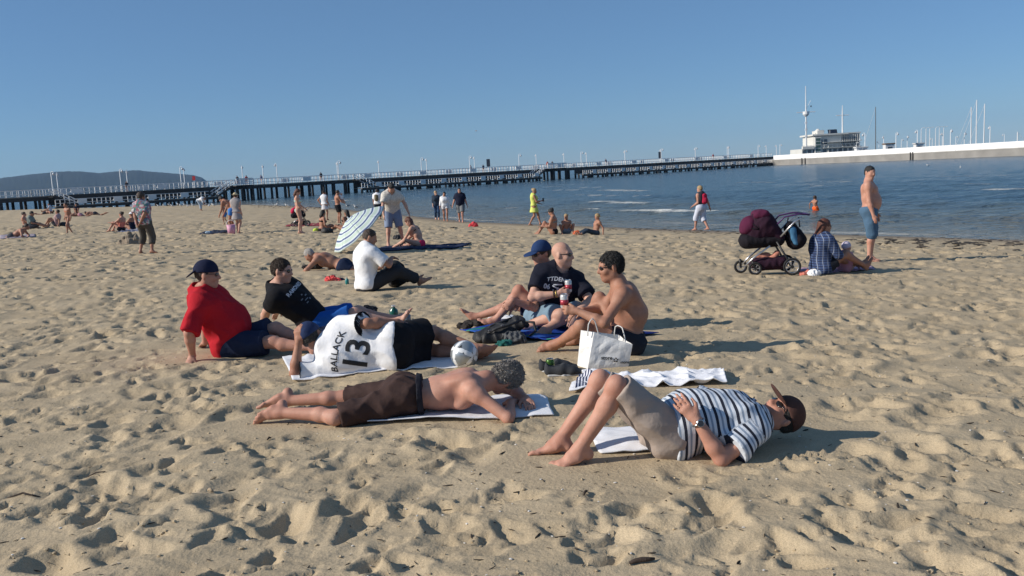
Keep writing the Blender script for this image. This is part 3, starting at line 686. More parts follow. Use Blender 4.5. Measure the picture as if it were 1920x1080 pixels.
def hair_strands(ho, B, n, L, comb, rnd):
    """short tufts standing off the hair's surface"""
    me = ho.data; v = verts_np(me); nn = np.empty(len(v)*3, dtype=np.float32); me.vertices.foreach_get('normal', nn); nn = nn.reshape(-1, 3); g = np.random.default_rng(5)
    i = g.integers(0, len(v), n); p = v[i]+g.normal(size=(n, 3))*.002; d = nn[i]*.55+_n(-B.hu*.5-B.hf*.35)*comb+g.normal(size=(n, 3))*rnd; d /= np.linalg.norm(d, axis=1)[:, None]; l = L*g.uniform(.5, 1.3, n)[:, None]
    sd = np.cross(d, g.normal(size=(n, 3))); sd = sd/np.linalg.norm(sd, axis=1)[:, None]*.0022; m = p+d*l*.55+nn[i]*l*.15
    q = np.stack([p-sd, p+sd, m+sd*.8, m-sd*.8], 1).reshape(-1, 3); t = p+d*l-nn[i]*l*.1; V_ = np.concatenate([q, t-sd*.2, t+sd*.2]); k = np.arange(n)*4; f = np.concatenate([np.stack([k, k+1, k+2, k+3], 1), np.stack([k+3, k+2, 4*n+n+np.arange(n), 4*n+np.arange(n)], 1)])
    obj('hair_tufts', mesh_np('hair_tufts', V_, f), me.materials[0], ho)
def project_print(body, text, size, center, udir, vdir, ndir, m, name='print', off=.003, shear=0, extrude=None, width=None, bow=0):
    """flat lettering pressed on to a garment: text -> mesh -> ray cast along -ndir on to the surface"""
    root = body.parent; cu = bpy.data.curves.new('t', 'FONT'); cu.body = text; cu.size = size; cu.align_x = 'CENTER'; cu.align_y = 'CENTER'; cu.offset = extrude or 0; cu.resolution_u = 3
    to = bpy.data.objects.new('t', cu); COL.objects.link(to); dg = bpy.context.evaluated_depsgraph_get(); dg.update()
    me = bpy.data.meshes.new_from_object(to.evaluated_get(dg)); bpy.data.objects.remove(to)
    bm = bmesh.new(); bm.from_mesh(me); bmesh.ops.triangulate(bm, faces=bm.faces)
    for _ in range(3):
        es = [e for e in bm.edges if e.calc_length() > size*.12]
        if es: bmesh.ops.subdivide_edges(bm, edges=es, cuts=1); bmesh.ops.triangulate(bm, faces=bm.faces)
    return press(bm, body, center, udir, vdir, ndir, m, name, off, width, bow)
def press(bm, body, center, udir, vdir, ndir, m, name, off=.003, width=None, bow=0):
    root = body.parent; T = BVHTree.FromPolygons([v.co.copy() for v in body.data.vertices], [tuple(p.vertices) for p in body.data.polygons])
    c = Vector(center)-root.location; u, v, n = Vector(udir).normalized(), Vector(vdir), Vector(ndir).normalized(); u = (u-n*u.dot(n)).normalized(); v = v-n*v.dot(n); v = (v-u*v.dot(u)).normalized()
    xs = [q.co.x for q in bm.verts]; sc = width/(max(xs)-min(xs)) if width else 1
    dead = []
    for q in bm.verts:
        x, y = q.co.x*sc, q.co.y*sc; y -= bow*x*x
        o = c+u*x+v*y+n*.5; hit = T.ray_cast(o, -n)
        if hit[0] is None: dead.append(q)
        else: q.co = hit[0]+n*off
    bmesh.ops.delete(bm, geom=dead, context='VERTS')
    me = bpy.data.meshes.new(name); bm.to_mesh(me); bm.free(); return obj(name, me, m, body)
# ---------------------------------------------------------------- people in front
NAVY = cloth('navy', (.012, .016, .045)); BLACK = cloth('black', (.011, .011, .014)); WHITE = cloth('white', (.78, .78, .80), .05); BROWN = cloth('brown', (.055, .032, .028), .2)
RED = cloth('red', (.42, .012, .022)); KHAKI = cloth('khaki', (.36, .295, .255), .12); BLUE = cloth('bright_blue', (.015, .10, .38)); DENIM = cloth('light_denim', (.17, .25, .32), .2)
CAPBLUE = cloth('cap_blue', (.018, .042, .12)); CAPNAVY = cloth('cap_navy', (.025, .04, .10)); GREYC = cloth('grey', (.12, .12, .125), .2); CAPBROWN = cloth('cap_brown', (.085, .042, .034), .3)
PRINT = mat('dark_print', (.012, .012, .014), .6); PRINTW = mat('pale_print', (.55, .56, .60), .7, .3, 90); PRINTG = mat('grey_print', (.16, .17, .19), .7, .3, 90)
FOLD = [(.011, 9, 31, 1), (.005, 21, 8, 1), (.0015, 50, 2)]
def pp(px, py, Y): return P(px, py, Y)
def pg(px, py, dz=.075): return G(px, py, dz)
def py_(px, py, ref, dy=0): return P(px, py, ref.y+dy)
def gz(x, y, dz=0): return Vector((x, y, H(x, y)+dz))

def lying_striped_man():
    pel = pg(1254, 806, .118); N = py_(1411, 783, pel, .08)
    B = Body(pelvis=pel, up=N-pel, right=(0, 1, .05), S=.95, g=1.04, lg=.95, belly=.32, fine=True, head=py_(1463, 778, N, .02)-N, face=(-.36, -.22, .90), head_up=(.93, .05, .3),
             hl=py_(1306, 787, pel, -.20), el=(-.5, -.5, -1), hr=py_(1300, 765, pel, .14), er=(.4, .9, -.1),
             fl=pg(1086, 842), kl=(-.2, -.12, 1), fr=pg(1050, 824), kr=(-.2, .05, 1), tl=(-.97, -.12, -.14), tr=(-.97, .12, -.05),
             hand_l=dict(d=(-.62, .12, .72), n=(.25, .9, -.2), curl=.22, spread=.2), hand_r=dict(d=(-.9, -.35, .1), n=(0, 0, -1), curl=.3))
    sm = stripes('polo_stripes', [(.62, .66, .72), (.022, .026, .042), (.62, .66, .72), (.25, .31, .40)], [0, .28, .56, .80])
    o = person('man in a striped polo lying on his back with knees raised', B, 'rosy', [('polo_shirt', B.shirt(sleeve=.68, hem=-.02, t=.018, flare=.02), sm, FOLD),
               ('shorts', B.shorts(leg=.95, t=.011, flare=.013, waist=.13), KHAKI, [(.009, 13, 31, 1), (.006, 30, 8, 1)])], hair='short', hairc='black', h=FINE, hat=('front', CAPBROWN, CAPBROWN), glasses='dark')
    me = o['polo_shirt'].data; v = verts_np(me)+np.array(o['root'].location); st = ((v-_n(B.P))@_n(B.us))/.058
    for sh, e in ((B.shL, B.elL), (B.shR, B.elR)):
        ax = _n((e-sh).normalized()); d = v-_n(sh); t = d@ax; r = np.linalg.norm(d-t[:, None]*ax, axis=1); m = (t > .035) & (r < .095); st = np.where(m, t/.058, st)
    fattr(me, 'stripe', st)
    # wrist watch
    ax = (B.wrL-B.elL).normalized(); c = B.elL.lerp(B.wrL, .93)-o['root'].location; x = Vector((-.2, -.75, .6)); x = (x-ax*x.dot(ax)).normalized(); y = ax.cross(x)
    w_ = MB().tube([c+(x*math.cos(a)+y*math.sin(a))*.034 for a in np.linspace(0, 2*math.pi, 20, endpoint=False)], .0065, 6, closed=True).build('watch', mat('steel', (.5, .5, .5), .25, metal=1), o['root'], smooth=True)
    M = Matrix.Translation(c+x*.034) @ x.to_track_quat('Z', 'Y').to_matrix().to_4x4()
    MB().lathe([(.019, -.006), (.021, 0), (.021, .006), (.018, .009)], 20, M).build('watch_case', mat('steel', (.5, .5, .5), .25, metal=1), w_)
    MB().lathe([(.0165, .0085), (.0165, .0102)], 20, M).build('dial', mat('dial_dark', (.03, .035, .05), .2), w_)
    return o
def prone_brown_man():
    pel = pg(762, 742, .125); N = py_(908, 728, pel, .03)
    B = Body(pelvis=pel, up=N-pel, right=(0, -1, .04), S=.99, g=.92, lg=.86, headS=.93, fine=True, head=py_(966, 714, N, .08)-N, face=(.30, .42, -.85), head_up=(.95, .1, .3), chest_up=(.97, 0, .16),
             hr=pg(958, 757, .05), er=(.8, -.7, -.6), hl=pg(985, 748, .06), el=(.5, .9, -.3),
             fr=pg(524, 774, .068), kr=(0, -1, -.3), fl=pg(534, 752, .068), kl=(0, 1, -.3), tr=(-.78, -.25, -.5), tl=(-.8, -.15, -.5),
             hand_r=dict(d=(.1, 1, 0), n=(0, 0, -1)), hand_l=dict(d=(.2, -.95, 0), n=(0, 0, -1)))
    return person('shirtless grey haired man lying face down in brown shorts', B, 'rosy', [('shorts', B.shorts(leg=.93, t=.016, flare=.018, waist=.11), BROWN, [(.009, 16, 4, 1), (.006, 36, 8, 1)]),
                  ('belt', B.band(.075, .112, .030), cloth('belt', (.02, .02, .028)), None)], hair='short', hairc='grey', h=FINE, hair_k=dict(t=.010, low=-.06), hair_fold=.006, strands=(9000, .015, .7, .4))
def side_lying_man():
    pel = pg(738, 652, .165)
    B = Body(pelvis=pel, up=(-1, .0, -.02), right=(.06, .2, 1), sh_right=(.36, .34, .8), chest_up=(-.93, 0, .22), S=1.0, g=1.04, fine=True, head=(-.80, .05, .58), face=(.30, .95, .02), head_up=(-.5, .1, .85),
             hr=py_(745, 604, pel, .02), er=(.1, -.8, .2), hl=py_(560, 642, pel, -.08), el=(-1, -.3, -.9), bend=(-.02, 0, -.03),
             fr=pg(893, 653, .10), kr=(0, 1, .1), fl=pg(888, 662, .05), kl=(0, 1, 0), tr=(.6, .75, -.1), tl=(.5, .8, 0),
             hand_r=dict(d=(.85, .25, -.35), n=(0, .3, -1), curl=.25), hand_l=dict(d=(-.05, .1, 1), n=(.4, .85, 0), curl=.5))
    o = person('man in a white numbered football shirt lying on his side', B, 'tan', [('football_shirt', B.shirt(sleeve=.85, hem=-.03, t=.028, flare=.012, neck=.07), WHITE, [(.009, 11, 31, 1), (.006, 27, 8, 1)]),
               ('shorts', B.shorts(leg=.72, t=.022, flare=.045, waist=-.0), BLACK, FOLD)], hair='short', hairc='black', h=FINE, hat=('front', CAPNAVY, CAPNAVY))
    S = o['football_shirt']; n = Vector((.0, -1, .12)); up = B.cu; rt = B.sl
    mid = B.N.lerp(B.M, .30)
    project_print(S, 'BALLACK', .088, mid, rt*-1 if False else rt, up, n, PRINT, 'lettering', extrude=.0012, width=.33, bow=1.0)
    project_print(S, '13', .30, B.N.lerp(B.M, .95)+B.us*-.005, rt, up, n, PRINT, 'number', extrude=.006, width=.205)
    for s_, e_ in ((B.shR, B.elR), (B.shL, B.elL)):
        a = s_.lerp(e_, .835); b = s_.lerp(e_, .858)
        me = sdf_mesh('cuff', [cap(a, b, .050*1.04+.054, k=.01, cut=True), plane(a, a-b)], .006); me.transform(Matrix.Translation(-o['root'].location)); obj('cuff', me, BLACK, S)
    return o
def red_polo_man():
    pel = pg(430, 640, .12); N = py_(381, 548, pel, -.05)
    B = Body(pelvis=pel, up=N-pel, right=(0, -1, 0), S=1.0, g=1.06, belly=.66, fine=True, head=(.28, .03, .95), face=(.98, .12, -.10), head_up=(.1, 0, 1),
             hr=pg(361, 667, .05), er=(-.15, -1, 0), hl=pg(384, 645, .05), el=(-1, .1, 0), fr=pg(600, 650, .08), kr=(.1, -.15, 1), fl=pg(592, 642, .08), kl=(.1, .15, 1), tr=(.8, -.1, .6), tl=(.8, .2, .6),
             hand_r=dict(d=(-.15, -.55, -.5), n=(.0, .4, -.9), curl=.2), hand_l=dict(d=(-.35, .5, -.3), n=(0, 0, -1), curl=.2))
    return person('man in a red polo shirt and backwards navy cap leaning on his arms', B, 'rosy', [('polo_shirt', B.shirt(sleeve=1.0, hem=-.10, t=.02, flare=.018, neck=.07), RED, FOLD),
                  ('shorts', B.shorts(leg=.86, t=.02, flare=.03, waist=.06), cloth('shorts_navy', (.016, .024, .055)), FOLD)], hair='short', hairc='brown', h=FINE, hat=('back', NAVY, NAVY), glasses='clear', hair_k=dict(t=.004))
def black_tee_man():
    pel = pg(588, 603, .12); N = py_(526, 541, pel, -.05)
    B = Body(pelvis=pel, up=N-pel, right=(-.1, -1, 0), sh_right=(-.28, -.96, 0), S=1.0, g=1.0, belly=.12, fine=True, head=(.30, -.05, .95), face=(.95, -.22, -.12), head_up=(.1, 0, 1),
             hr=pg(487, 614, .05), er=(-.35, -1, .1), hl=pg(516, 601, .05), el=(-1, .1, 0), fr=pg(738, 604, .08), kr=(.1, -.1, 1), fl=pg(744, 598, .08), kl=(.1, .1, 1), tr=(.6, -.2, .8), tl=(.6, .2, .8),
             hand_r=dict(d=(-.4, -.4, -.4), n=(0, 0, -1), curl=.2), hand_l=dict(d=(-.4, .4, -.4), n=(0, 0, -1), curl=.2))
    o = person('man in a black printed t-shirt and blue swim shorts leaning back', B, 'fair', [('t_shirt', B.shirt(sleeve=.66, hem=-.06, t=.016, flare=.02), BLACK, FOLD),
               ('shorts', B.shorts(leg=.9, t=.018, flare=.03, waist=.05), BLUE, FOLD)], hair='short', hairc='brown', h=.0075, glasses='dark', hair_k=dict(t=.006), strands=(6000, .007, 1.2, .25))
    n = (B.cf*.8-Vector((0, 1, 0))*.9).normalized(); S = o['t_shirt']; u = Vector((1, -.3, .0)).normalized()
    project_print(S, 'RAMONES', .06, B.N-B.cu*.13+B.cf*.1-Vector((0, .03, 0)), -B.sl, B.cu, n, PRINTW, 'lettering', extrude=.002, width=.26)
    bm = bmesh.new(); bmesh.ops.create_circle(bm, segments=40, radius=.10, cap_ends=True); r = bmesh.ops.inset_region(bm, faces=bm.faces[:], thickness=.008); bmesh.ops.delete(bm, geom=[max(bm.faces, key=lambda f: f.calc_area())], context='FACES_ONLY')
    press(bm, S, B.N-B.cu*.28+B.cf*.1-Vector((0, .03, 0)), -B.sl, B.cu, n, PRINTG, 'emblem')
    bm = bmesh.new()
    for (x, y, w_, h_) in ((-.04, .02, .03, .012), (.035, .025, .03, .014), (0, -.01, .05, .01), (-.02, -.04, .03, .012), (.04, -.03, .02, .02), (0, .055, .02, .015)):
        bmesh.ops.create_grid(bm, x_segments=2, y_segments=2, size=.5, matrix=Matrix.Translation((x, y, 0)) @ Matrix.Diagonal((w_, h_, 1, 1)))
    press(bm, S, B.N-B.cu*.28+B.cf*.1-Vector((0, .03, 0)), -B.sl, B.cu, n, PRINTG, 'emblem')
    return o
def blue_cap_man():
    pel = pg(1030, 590, .12); N = py_(1022, 511, pel, -.1)
    B = Body(pelvis=pel, up=N-pel, right=(.15, 1, 0), sh_right=(.35, .94, 0), S=.98, g=.98, fine=True, head=(-.18, -.05, 1), face=(-.82, -.52, -.16), head_up=(0, 0, 1),
             hl=py_(961, 563, pel, -.45), el=(0, -.3, -1), hr=py_(975, 570, pel, .05), er=(0, .5, -1), fl=pg(930, 599), kl=(-.1, -.1, 1), fr=pg(893, 594), kr=(0, .1, 1), tl=(-.8, -.3, .3), tr=(-.6, 0, .8),
             hand_l=dict(d=(-.75, -.15, -.62), n=(.1, .9, -.3), curl=.75, thumb=.8))
    return person('shirtless man in a blue cap sitting behind the bald man', B, 'rosy', [('shorts', B.shorts(leg=.7, t=.014), NAVY, FOLD)], hair='short', hairc='brown', h=.0075, hat=('front', CAPBLUE, CAPBLUE), glasses='clear')
def bald_man():
    pel = pg(1024, 594, .12); N = py_(1051, 508, pel, -.12)
    B = Body(pelvis=pel, up=N-pel, right=(-1, -.25, 0), sh_right=(-1, -.15, .02), S=1.0, g=1.08, belly=.15, fine=True, head=(.16, -.05, 1), face=(.93, -.40, -.06), head_up=(0, 0, 1),
             hr=py_(1046, 551, pel, -.38), er=(-.9, -.2, -.5), hl=py_(1078, 588, pel, -.42), el=(.9, .1, -.2), fr=pg(982, 612, .06), kr=(.85, -.8, .3), fl=pg(1022, 618, .06), kl=(.8, -.6, .4), tr=(-.9, -.3, 0), tl=(-.8, -.5, 0),
             hand_r=dict(d=(.95, -.1, .12), n=(.15, .8, -.1), curl=.8, thumb=.9), hand_l=dict(d=(-.3, -.5, -.6), n=(-.3, .3, -.8), curl=.5))
    o = person('bald man in sunglasses and a dark printed t-shirt holding a can', B, 'fair', [('t_shirt', B.shirt(sleeve=.7, hem=.045, t=.018, flare=.02, neck=.066), cloth('tee_navy', (.012, .013, .024)), FOLD),
               ('shorts', B.shorts(leg=.9, t=.022, flare=.03, waist=.09), DENIM, FOLD)], h=.0075, glasses='dark')
    n = Vector((.05, -1, .1)); S = o['t_shirt']; c = B.N-B.cu*.085+Vector((.0, -.12, 0))
    project_print(S, 'TTDENIM', .062, c+B.cu*.015, -B.sl, B.cu, n, PRINTW, 'lettering', extrude=.001, width=.24, bow=2.0)
    project_print(S, '06', .065, c-B.cu*.085+B.sl*.105, -B.sl, B.cu, n, PRINTW, 'lettering', extrude=.003)
    project_print(S, 'THE ORIGINAL', .026, c-B.cu*.165+B.sl*.03, -B.sl, B.cu, n, PRINTG, 'lettering')
    bm = bmesh.new()
    for (x, y, w_, h_, a) in ((0, .03, .09, .012, .2), (-.02, .0, .07, .012, -.3), (.01, -.03, .012, .07, .1), (.04, -.03, .012, .06, -.1), (.03, -.06, .06, .012, 0), (-.03, -.05, .012, .05, .3), (.02, -.01, .05, .01, .4)):
        bmesh.ops.create_grid(bm, x_segments=3, y_segments=3, size=.5, matrix=Matrix.Translation((x, y, 0)) @ Matrix.Rotation(a, 4, 'Z') @ Matrix.Diagonal((w_, h_, 1, 1)))
    press(bm, S, c-B.cu*.075-B.sl*.0, -B.sl, B.cu, n, PRINTW, 'emblem')
    ax = (B.wrR-B.elR).normalized()
    for t, r, m in ((.86, .034, mat('leather_band', (.06, .03, .015), .6)), (.95, .031, mat('gold_band', (.5, .35, .1), .4, metal=.7))):
        c = B.elR.lerp(B.wrR, t)-o['root'].location; x = ax.orthogonal().normalized(); y = ax.cross(x)
        MB().tube([c+(x*math.cos(a)+y*math.sin(a))*r for a in np.linspace(0, 2*math.pi, 18, endpoint=False)], .007, 6, closed=True).build('wristband', m, o['root'], smooth=True)
    return o, B
def dark_haired_man():
    pel = pg(1176, 634, .12); N = py_(1151, 538, pel, -.07)
    B = Body(pelvis=pel, up=(.10, -.02, 1), right=(0, 1, 0), sh_right=(.12, 1, 0), bend=(.035, 0, -.02), chest_up=(-.45, -.03, .9), S=1.0, g=1.02, belly=.1, fine=True, head=(-.32, -.02, .95), face=(-.97, -.10, -.12), head_up=(-.1, 0, 1),
             hl=py_(1082, 583, pel, -.22), el=(.2, -.7, -.8), hr=py_(1092, 582, pel, .15), er=(.2, .8, -.6), fl=pg(1046, 643), kl=(-.8, -.55, .7), fr=pg(1080, 632), kr=(.1, .2, 1), tl=(-.97, -.15, -.06), tr=(-.95, .1, 0),
             hand_l=dict(d=(-.85, .1, .1), n=(.1, .9, -.1), curl=.75, thumb=.9), hand_r=dict(d=(-.8, -.3, -.2), n=(0, 0, -1)))
    return person('suntanned shirtless dark haired man sitting behind the white paper bag', B, 'tan', [('shorts', B.shorts(leg=.45, t=.012, flare=.01, waist=.07), cloth('trunks_dark', (.02, .024, .035)), FOLD)],
                  hair='short', hairc='salt', h=.0072, glasses='dark', hair_k=dict(t=.005, low=-.03), hair_fold=.004, strands=(9000, .011, .9, .3)), B
P_striped = lying_striped_man(); P_prone = prone_brown_man(); P_side = side_lying_man(); P_red = red_polo_man(); P_tee = black_tee_man(); P_cap = blue_cap_man(); P_bald, B_bald = bald_man(); P_dark, B_dark = dark_haired_man()
# ---------------------------------------------------------------- towels, bags and other belongings
def sheet(name, c, mat_, label=None, cat='towel', n=(46, 30), lift=.012, wr=.008, wf=9, seed=1, group=None, parent=None, curl=.0, jag=.012, rep=6):
    """a cloth lying on the sand: four ground corners (world xy), creased, with a hem's thickness"""
    c = [Vector((q[0], q[1], 0)) for q in c]; nu, nv = n
    u = np.linspace(0, 1, nu)[:, None]; v = np.linspace(0, 1, nv)[None, :]
    xy = [(c[0][i]*(1-u)*(1-v)+c[1][i]*u*(1-v)+c[2][i]*u*v+c[3][i]*(1-u)*v) for i in (0, 1)]
    X, Y = xy; X = X+jag*wnoise(X, Y, 0, 7, seed+40); Y = Y+jag*wnoise(X, Y, 0, 7, seed+41)
    Z = np.array([[H(float(X[i, j]), float(Y[i, j])) for j in range(nv)] for i in range(nu)])
    for _ in range(3):
        Zp = np.pad(Z, 1, mode='edge'); Z = np.maximum(Z, (Zp[:-2, 1:-1]+Zp[2:, 1:-1]+Zp[1:-1, :-2]+Zp[1:-1, 2:])/4)
    edge = np.minimum(np.minimum(u, 1-u)*nu/4, np.minimum(v, 1-v)*nv/4); edge = np.clip(edge, 0, 1)
    r = 1-np.abs(wnoise(X, Y, 0, wf, seed))*1.5; r2 = 1-np.abs(wnoise(X, Y, 0, wf*2.3, seed+3))*1.5
    Z = Z+lift*(.5+.5*edge)+wr*np.clip(r, 0, 1)+wr*.5*np.clip(r2, 0, 1)+curl*(1-edge)*np.clip(wnoise(X, Y, 0, 5, seed+9), 0, 1)
    base = Vector((float(X.mean()), float(Y.mean()), float(Z.min())))
    top = np.stack([X, Y, Z], -1).reshape(-1, 3)-np.array(base); bot = top.copy(); bot[:, 2] -= .007
    ii = (np.arange(nu-1)[:, None]*nv+np.arange(nv-1)[None, :]).ravel(); q = np.stack([ii, ii+nv, ii+nv+1, ii+1], 1); m = nu*nv
    ring = [i*nv for i in range(nu)]+[(nu-1)*nv+j for j in range(1, nv)]+[i*nv+nv-1 for i in range(nu-2, -1, -1)]+[j for j in range(nv-2, 0, -1)]
    side = np.array([(ring[k], ring[k-1], ring[k-1]+m, ring[k]+m) for k in range(len(ring))])
    me = mesh_np(name, np.concatenate([top, bot]), np.concatenate([q, (q+m)[:, ::-1], side]))
    uu = np.repeat(u, nv, 1).ravel()*rep; fattr(me, 'stripe', np.concatenate([uu, uu])+.001)
    o = obj(name, me, mat_, parent, base); return tag(o, label, cat, group) if label else o
def gxy(px, py): g = G(px, py); return (g.x, g.y)
TERRY = mat('white_terry', (.76, .77, .82), .95, .05, 30, .6, 240, bdist=.006, spec=.1, sheen=.3)
sheet('towel', [gxy(1105, 812), gxy(1128, 852), gxy(1300, 846), gxy(1278, 806)], TERRY, 'white towel under the hips of the man in the striped polo', wr=.016, wf=8, seed=3, curl=.03, lift=.016)
sheet('towel', [gxy(654, 798), gxy(1040, 782), gxy(1020, 741), gxy(646, 758)], TERRY, 'long white towel under the man lying face down', wr=.008, n=(90, 24), seed=5, curl=.025)
sheet('towel', [gxy(548, 709), gxy(862, 688), gxy(850, 650), gxy(530, 674)], TERRY, 'white towel under the man in the numbered football shirt', wr=.008, n=(80, 30), seed=7, curl=.03)
sheet('towel', [gxy(1082, 735), gxy(1362, 724), gxy(1340, 700), gxy(1095, 706)], TERRY, 'crumpled white towel lying alone behind the raised knees', wr=.034, wf=16, n=(150, 46), seed=19, jag=.07, lift=.008, curl=.03)
sheet('patterned_cloth', [gxy(1078, 737), gxy(1120, 728), gxy(1128, 712), gxy(1086, 712)], stripes('navy_white_check', [(.02, .03, .09), (.7, .7, .75)], [0, .5]), 'navy and white striped cloth at the end of the crumpled towel', 'cloth', wr=.05, seed=23, n=(40, 24), rep=7)
BT = stripes('blue_green_stripes', [(.01, .05, .30), (.02, .22, .16), (.03, .11, .42), (.015, .025, .15)], [0, .3, .45, .8])
sheet('beach_towel', [gxy(862, 622), gxy(1062, 648), gxy(1236, 628), gxy(1060, 600)], BT, 'blue and green beach towel under the drinking men', n=(90, 60), wr=.02, wf=7, seed=31, curl=.03, rep=4)
sheet('cloth', [gxy(905, 604), gxy(952, 612), gxy(975, 600), gxy(930, 594)], WHITE, 'white cloth beside the black backpack', 'cloth', wr=.03, seed=35)

def crumple(name, px, py, size, m, label, cat='clothes', seed=1, h=.008, flat=.45, amp=.016, Y=None):
    """a heap of cloth"""
    g = G(px, py); g.z = H(g.x, g.y); rg = random.Random(seed); pr = []
    for k in range(9):
        a = rg.uniform(0, 6.28); r = rg.uniform(0, .42)*size[0]; c = g+Vector((math.cos(a)*r, math.sin(a)*r*size[1]/size[0], rg.uniform(.0, .5)*size[2]))
        b = rg.uniform(0, 6.28); d = Vector((math.cos(b), math.sin(b)*size[1]/size[0], rg.uniform(-.2, .3)))*size[0]*.32
        pr.append(cap(c-d*.5, c+d*.5, size[2]*rg.uniform(.28, .5), size[2]*rg.uniform(.2, .4), k=size[2]*.25))
    me = sdf_mesh(name, pr, h, [(amp, 24/(size[0]+.2), seed, 1), (amp*.5, 80, seed+1, 1)]); me.transform(Matrix.Translation(-g)); o = obj(name, me, m, None, g); return tag(o, label, cat)
crumple('clothes', 968, 642, (.22, .14, .12), cloth('slate', (.10, .105, .11)), 'grey crumpled clothing beside the black backpack', seed=4)
crumple('clothes', 890, 612, (.36, .16, .07), cloth('dark_olive', (.035, .03, .028)), 'dark clothing spread left of the black backpack', seed=6)
crumple('clothes', 944, 648, (.14, .09, .06), cloth('teal', (.02, .12, .11)), 'teal crumpled cloth in front of the black backpack', seed=8)
crumple('clothes', 690, 591, (.22, .12, .10), cloth('dark', (.02, .022, .03)), 'dark bundle beyond the hip of the man in white', seed=9)
crumple('clothes', 623, 526, (.20, .15, .10), cloth('coral', (.75, .10, .10)), 'coral pink crumpled cloth beside the man in white t-shirt', seed=12)

def backpack(px, py, label, m, size=(.30, .2, .46), rot=0.0, lean=(.0, .0, 1), h=.010, strapm=None, standing=True):
    """main body, front pocket, top flap, shoulder straps, carry loop"""
    g = G(px, py); g.z = H(g.x, g.y); root = empty('backpack', g, label, 'backpack'); w_, d_, hh = size
    up = Vector(lean).normalized(); f = Vector((math.sin(rot), -math.cos(rot), 0)); f = (f-up*f.dot(up)).normalized(); r = f.cross(up)
    A = lambda x, y, z: r*x+f*y+up*z
    lift = 0.02
    def mk(nm, pr, mm, hh_=h, fo=((.006, 22, 3, 1), (.002, 70, 4))):
        me = sdf_mesh(nm, pr, hh_, fo); me.transform(Matrix.Translation((0, 0, lift))); return obj(nm, me, mm, root)
    mk('pack_body', [cap(A(0, 0, d_*.5), A(0, 0, hh-d_*.45), d_*.5, d_*.42, k=.03, wide=r, fac=w_/d_)], m)
    mk('front_pocket', [cap(A(0, d_*.42, d_*.45), A(0, d_*.40, hh*.5), d_*.22, d_*.18, k=.02, wide=r, fac=1.5*w_/d_)], m)
    mk('top_flap', [cap(A(0, -.1*d_, hh-.5*d_), A(0, .28*d_, hh-.45*d_), d_*.38, d_*.25, k=.03, wide=r, fac=w_/d_*1.05)], m)
    for sd in (-1, 1):
        MB().tube([A(sd*w_*.28, -d_*.45, hh*.85), A(sd*w_*.34, -d_*.8, hh*.65), A(sd*w_*.36, -d_*.75, hh*.35), A(sd*w_*.3, -d_*.45, hh*.15)], [.016, .022, .016, .010], 8).build('shoulder_strap', strapm or m, root, (0, 0, lift), smooth=True)
    MB().tube([A(-.04, -d_*.2, hh-.02), A(-.03, -d_*.2, hh+.035), A(.03, -d_*.2, hh+.035), A(.04, -d_*.2, hh-.02)], .008, 6).build('carry_loop', strapm or m, root, (0, 0, lift), smooth=True)
    return root
NYLON = mat('black_nylon', (.014, .014, .016), .65, .3, 20, .3, 90)
def slumped_pack(px, py, label):
    """a half empty backpack lying on its side: sagging body, flap, pocket, straps and buckles"""
    g = G(px, py); g.z = H(g.x, g.y); root = empty('backpack', g, label, 'backpack'); x = Vector((.97, .24, 0)); y = Vector((-.24, .97, 0)); A = lambda a, b, c: x*a+y*b+Vector((0, 0, c))
    def mk(nm, pr, h=.0065, fo=((.012, 15, 7, 1), (.006, 34, 3, 1))): return obj(nm, sdf_mesh(nm, pr, h, fo), NYLON, root)
    mk('pack_body', [cap(A(-.20, 0, .05), A(.0, .02, .075), .055, .08, k=.05, wide=y, fac=1.7), cap(A(.0, .02, .08), A(.20, .03, .15), .075, .06, k=.06, wide=y, fac=1.8), cap(A(-.1, -.08, .04), A(.1, -.1, .05), .045, .05, k=.04)])
    mk('top_flap', [cap(A(.17, .02, .16), A(.26, .0, .13), .05, .028, k=.03, wide=y, fac=2.2)]); mk('front_pocket', [cap(A(-.16, -.11, .05), A(.02, -.13, .055), .035, .04, k=.03, wide=(0, 0, 1), fac=1.3)])
    for pts in ([A(.2, -.08, .19), A(.08, -.13, .17), A(-.06, -.12, .14), A(-.2, -.09, .07)], [A(.2, .06, .21), A(.06, .03, .18), A(-.08, .0, .15), A(-.22, -.03, .06)], [A(.24, -.06, .17), A(.31, -.10, .16), A(.32, -.12, .08), A(.24, -.12, .03)]):
        MB().tube(pts, [.010, .016, .014, .008], 6).build('strap', mat('webbing', (.03, .03, .033), .7), root, smooth=True)
    for p in (A(.0, -.13, .165), A(-.12, -.11, .125)): MB().box(p, (.03, .02, .014), rz=.3, bevel=.004).build('buckle', mat('buckle_grey', (.12, .12, .13), .4), root)
slumped_pack(938, 638, 'black backpack lying slumped in front of the drinking men')
backpack(752, 538, 'black backpack held upright by the man in white t-shirt', NYLON, rot=-.2, lean=(-.42, .05, 1), size=(.34, .2, .42), h=.014)

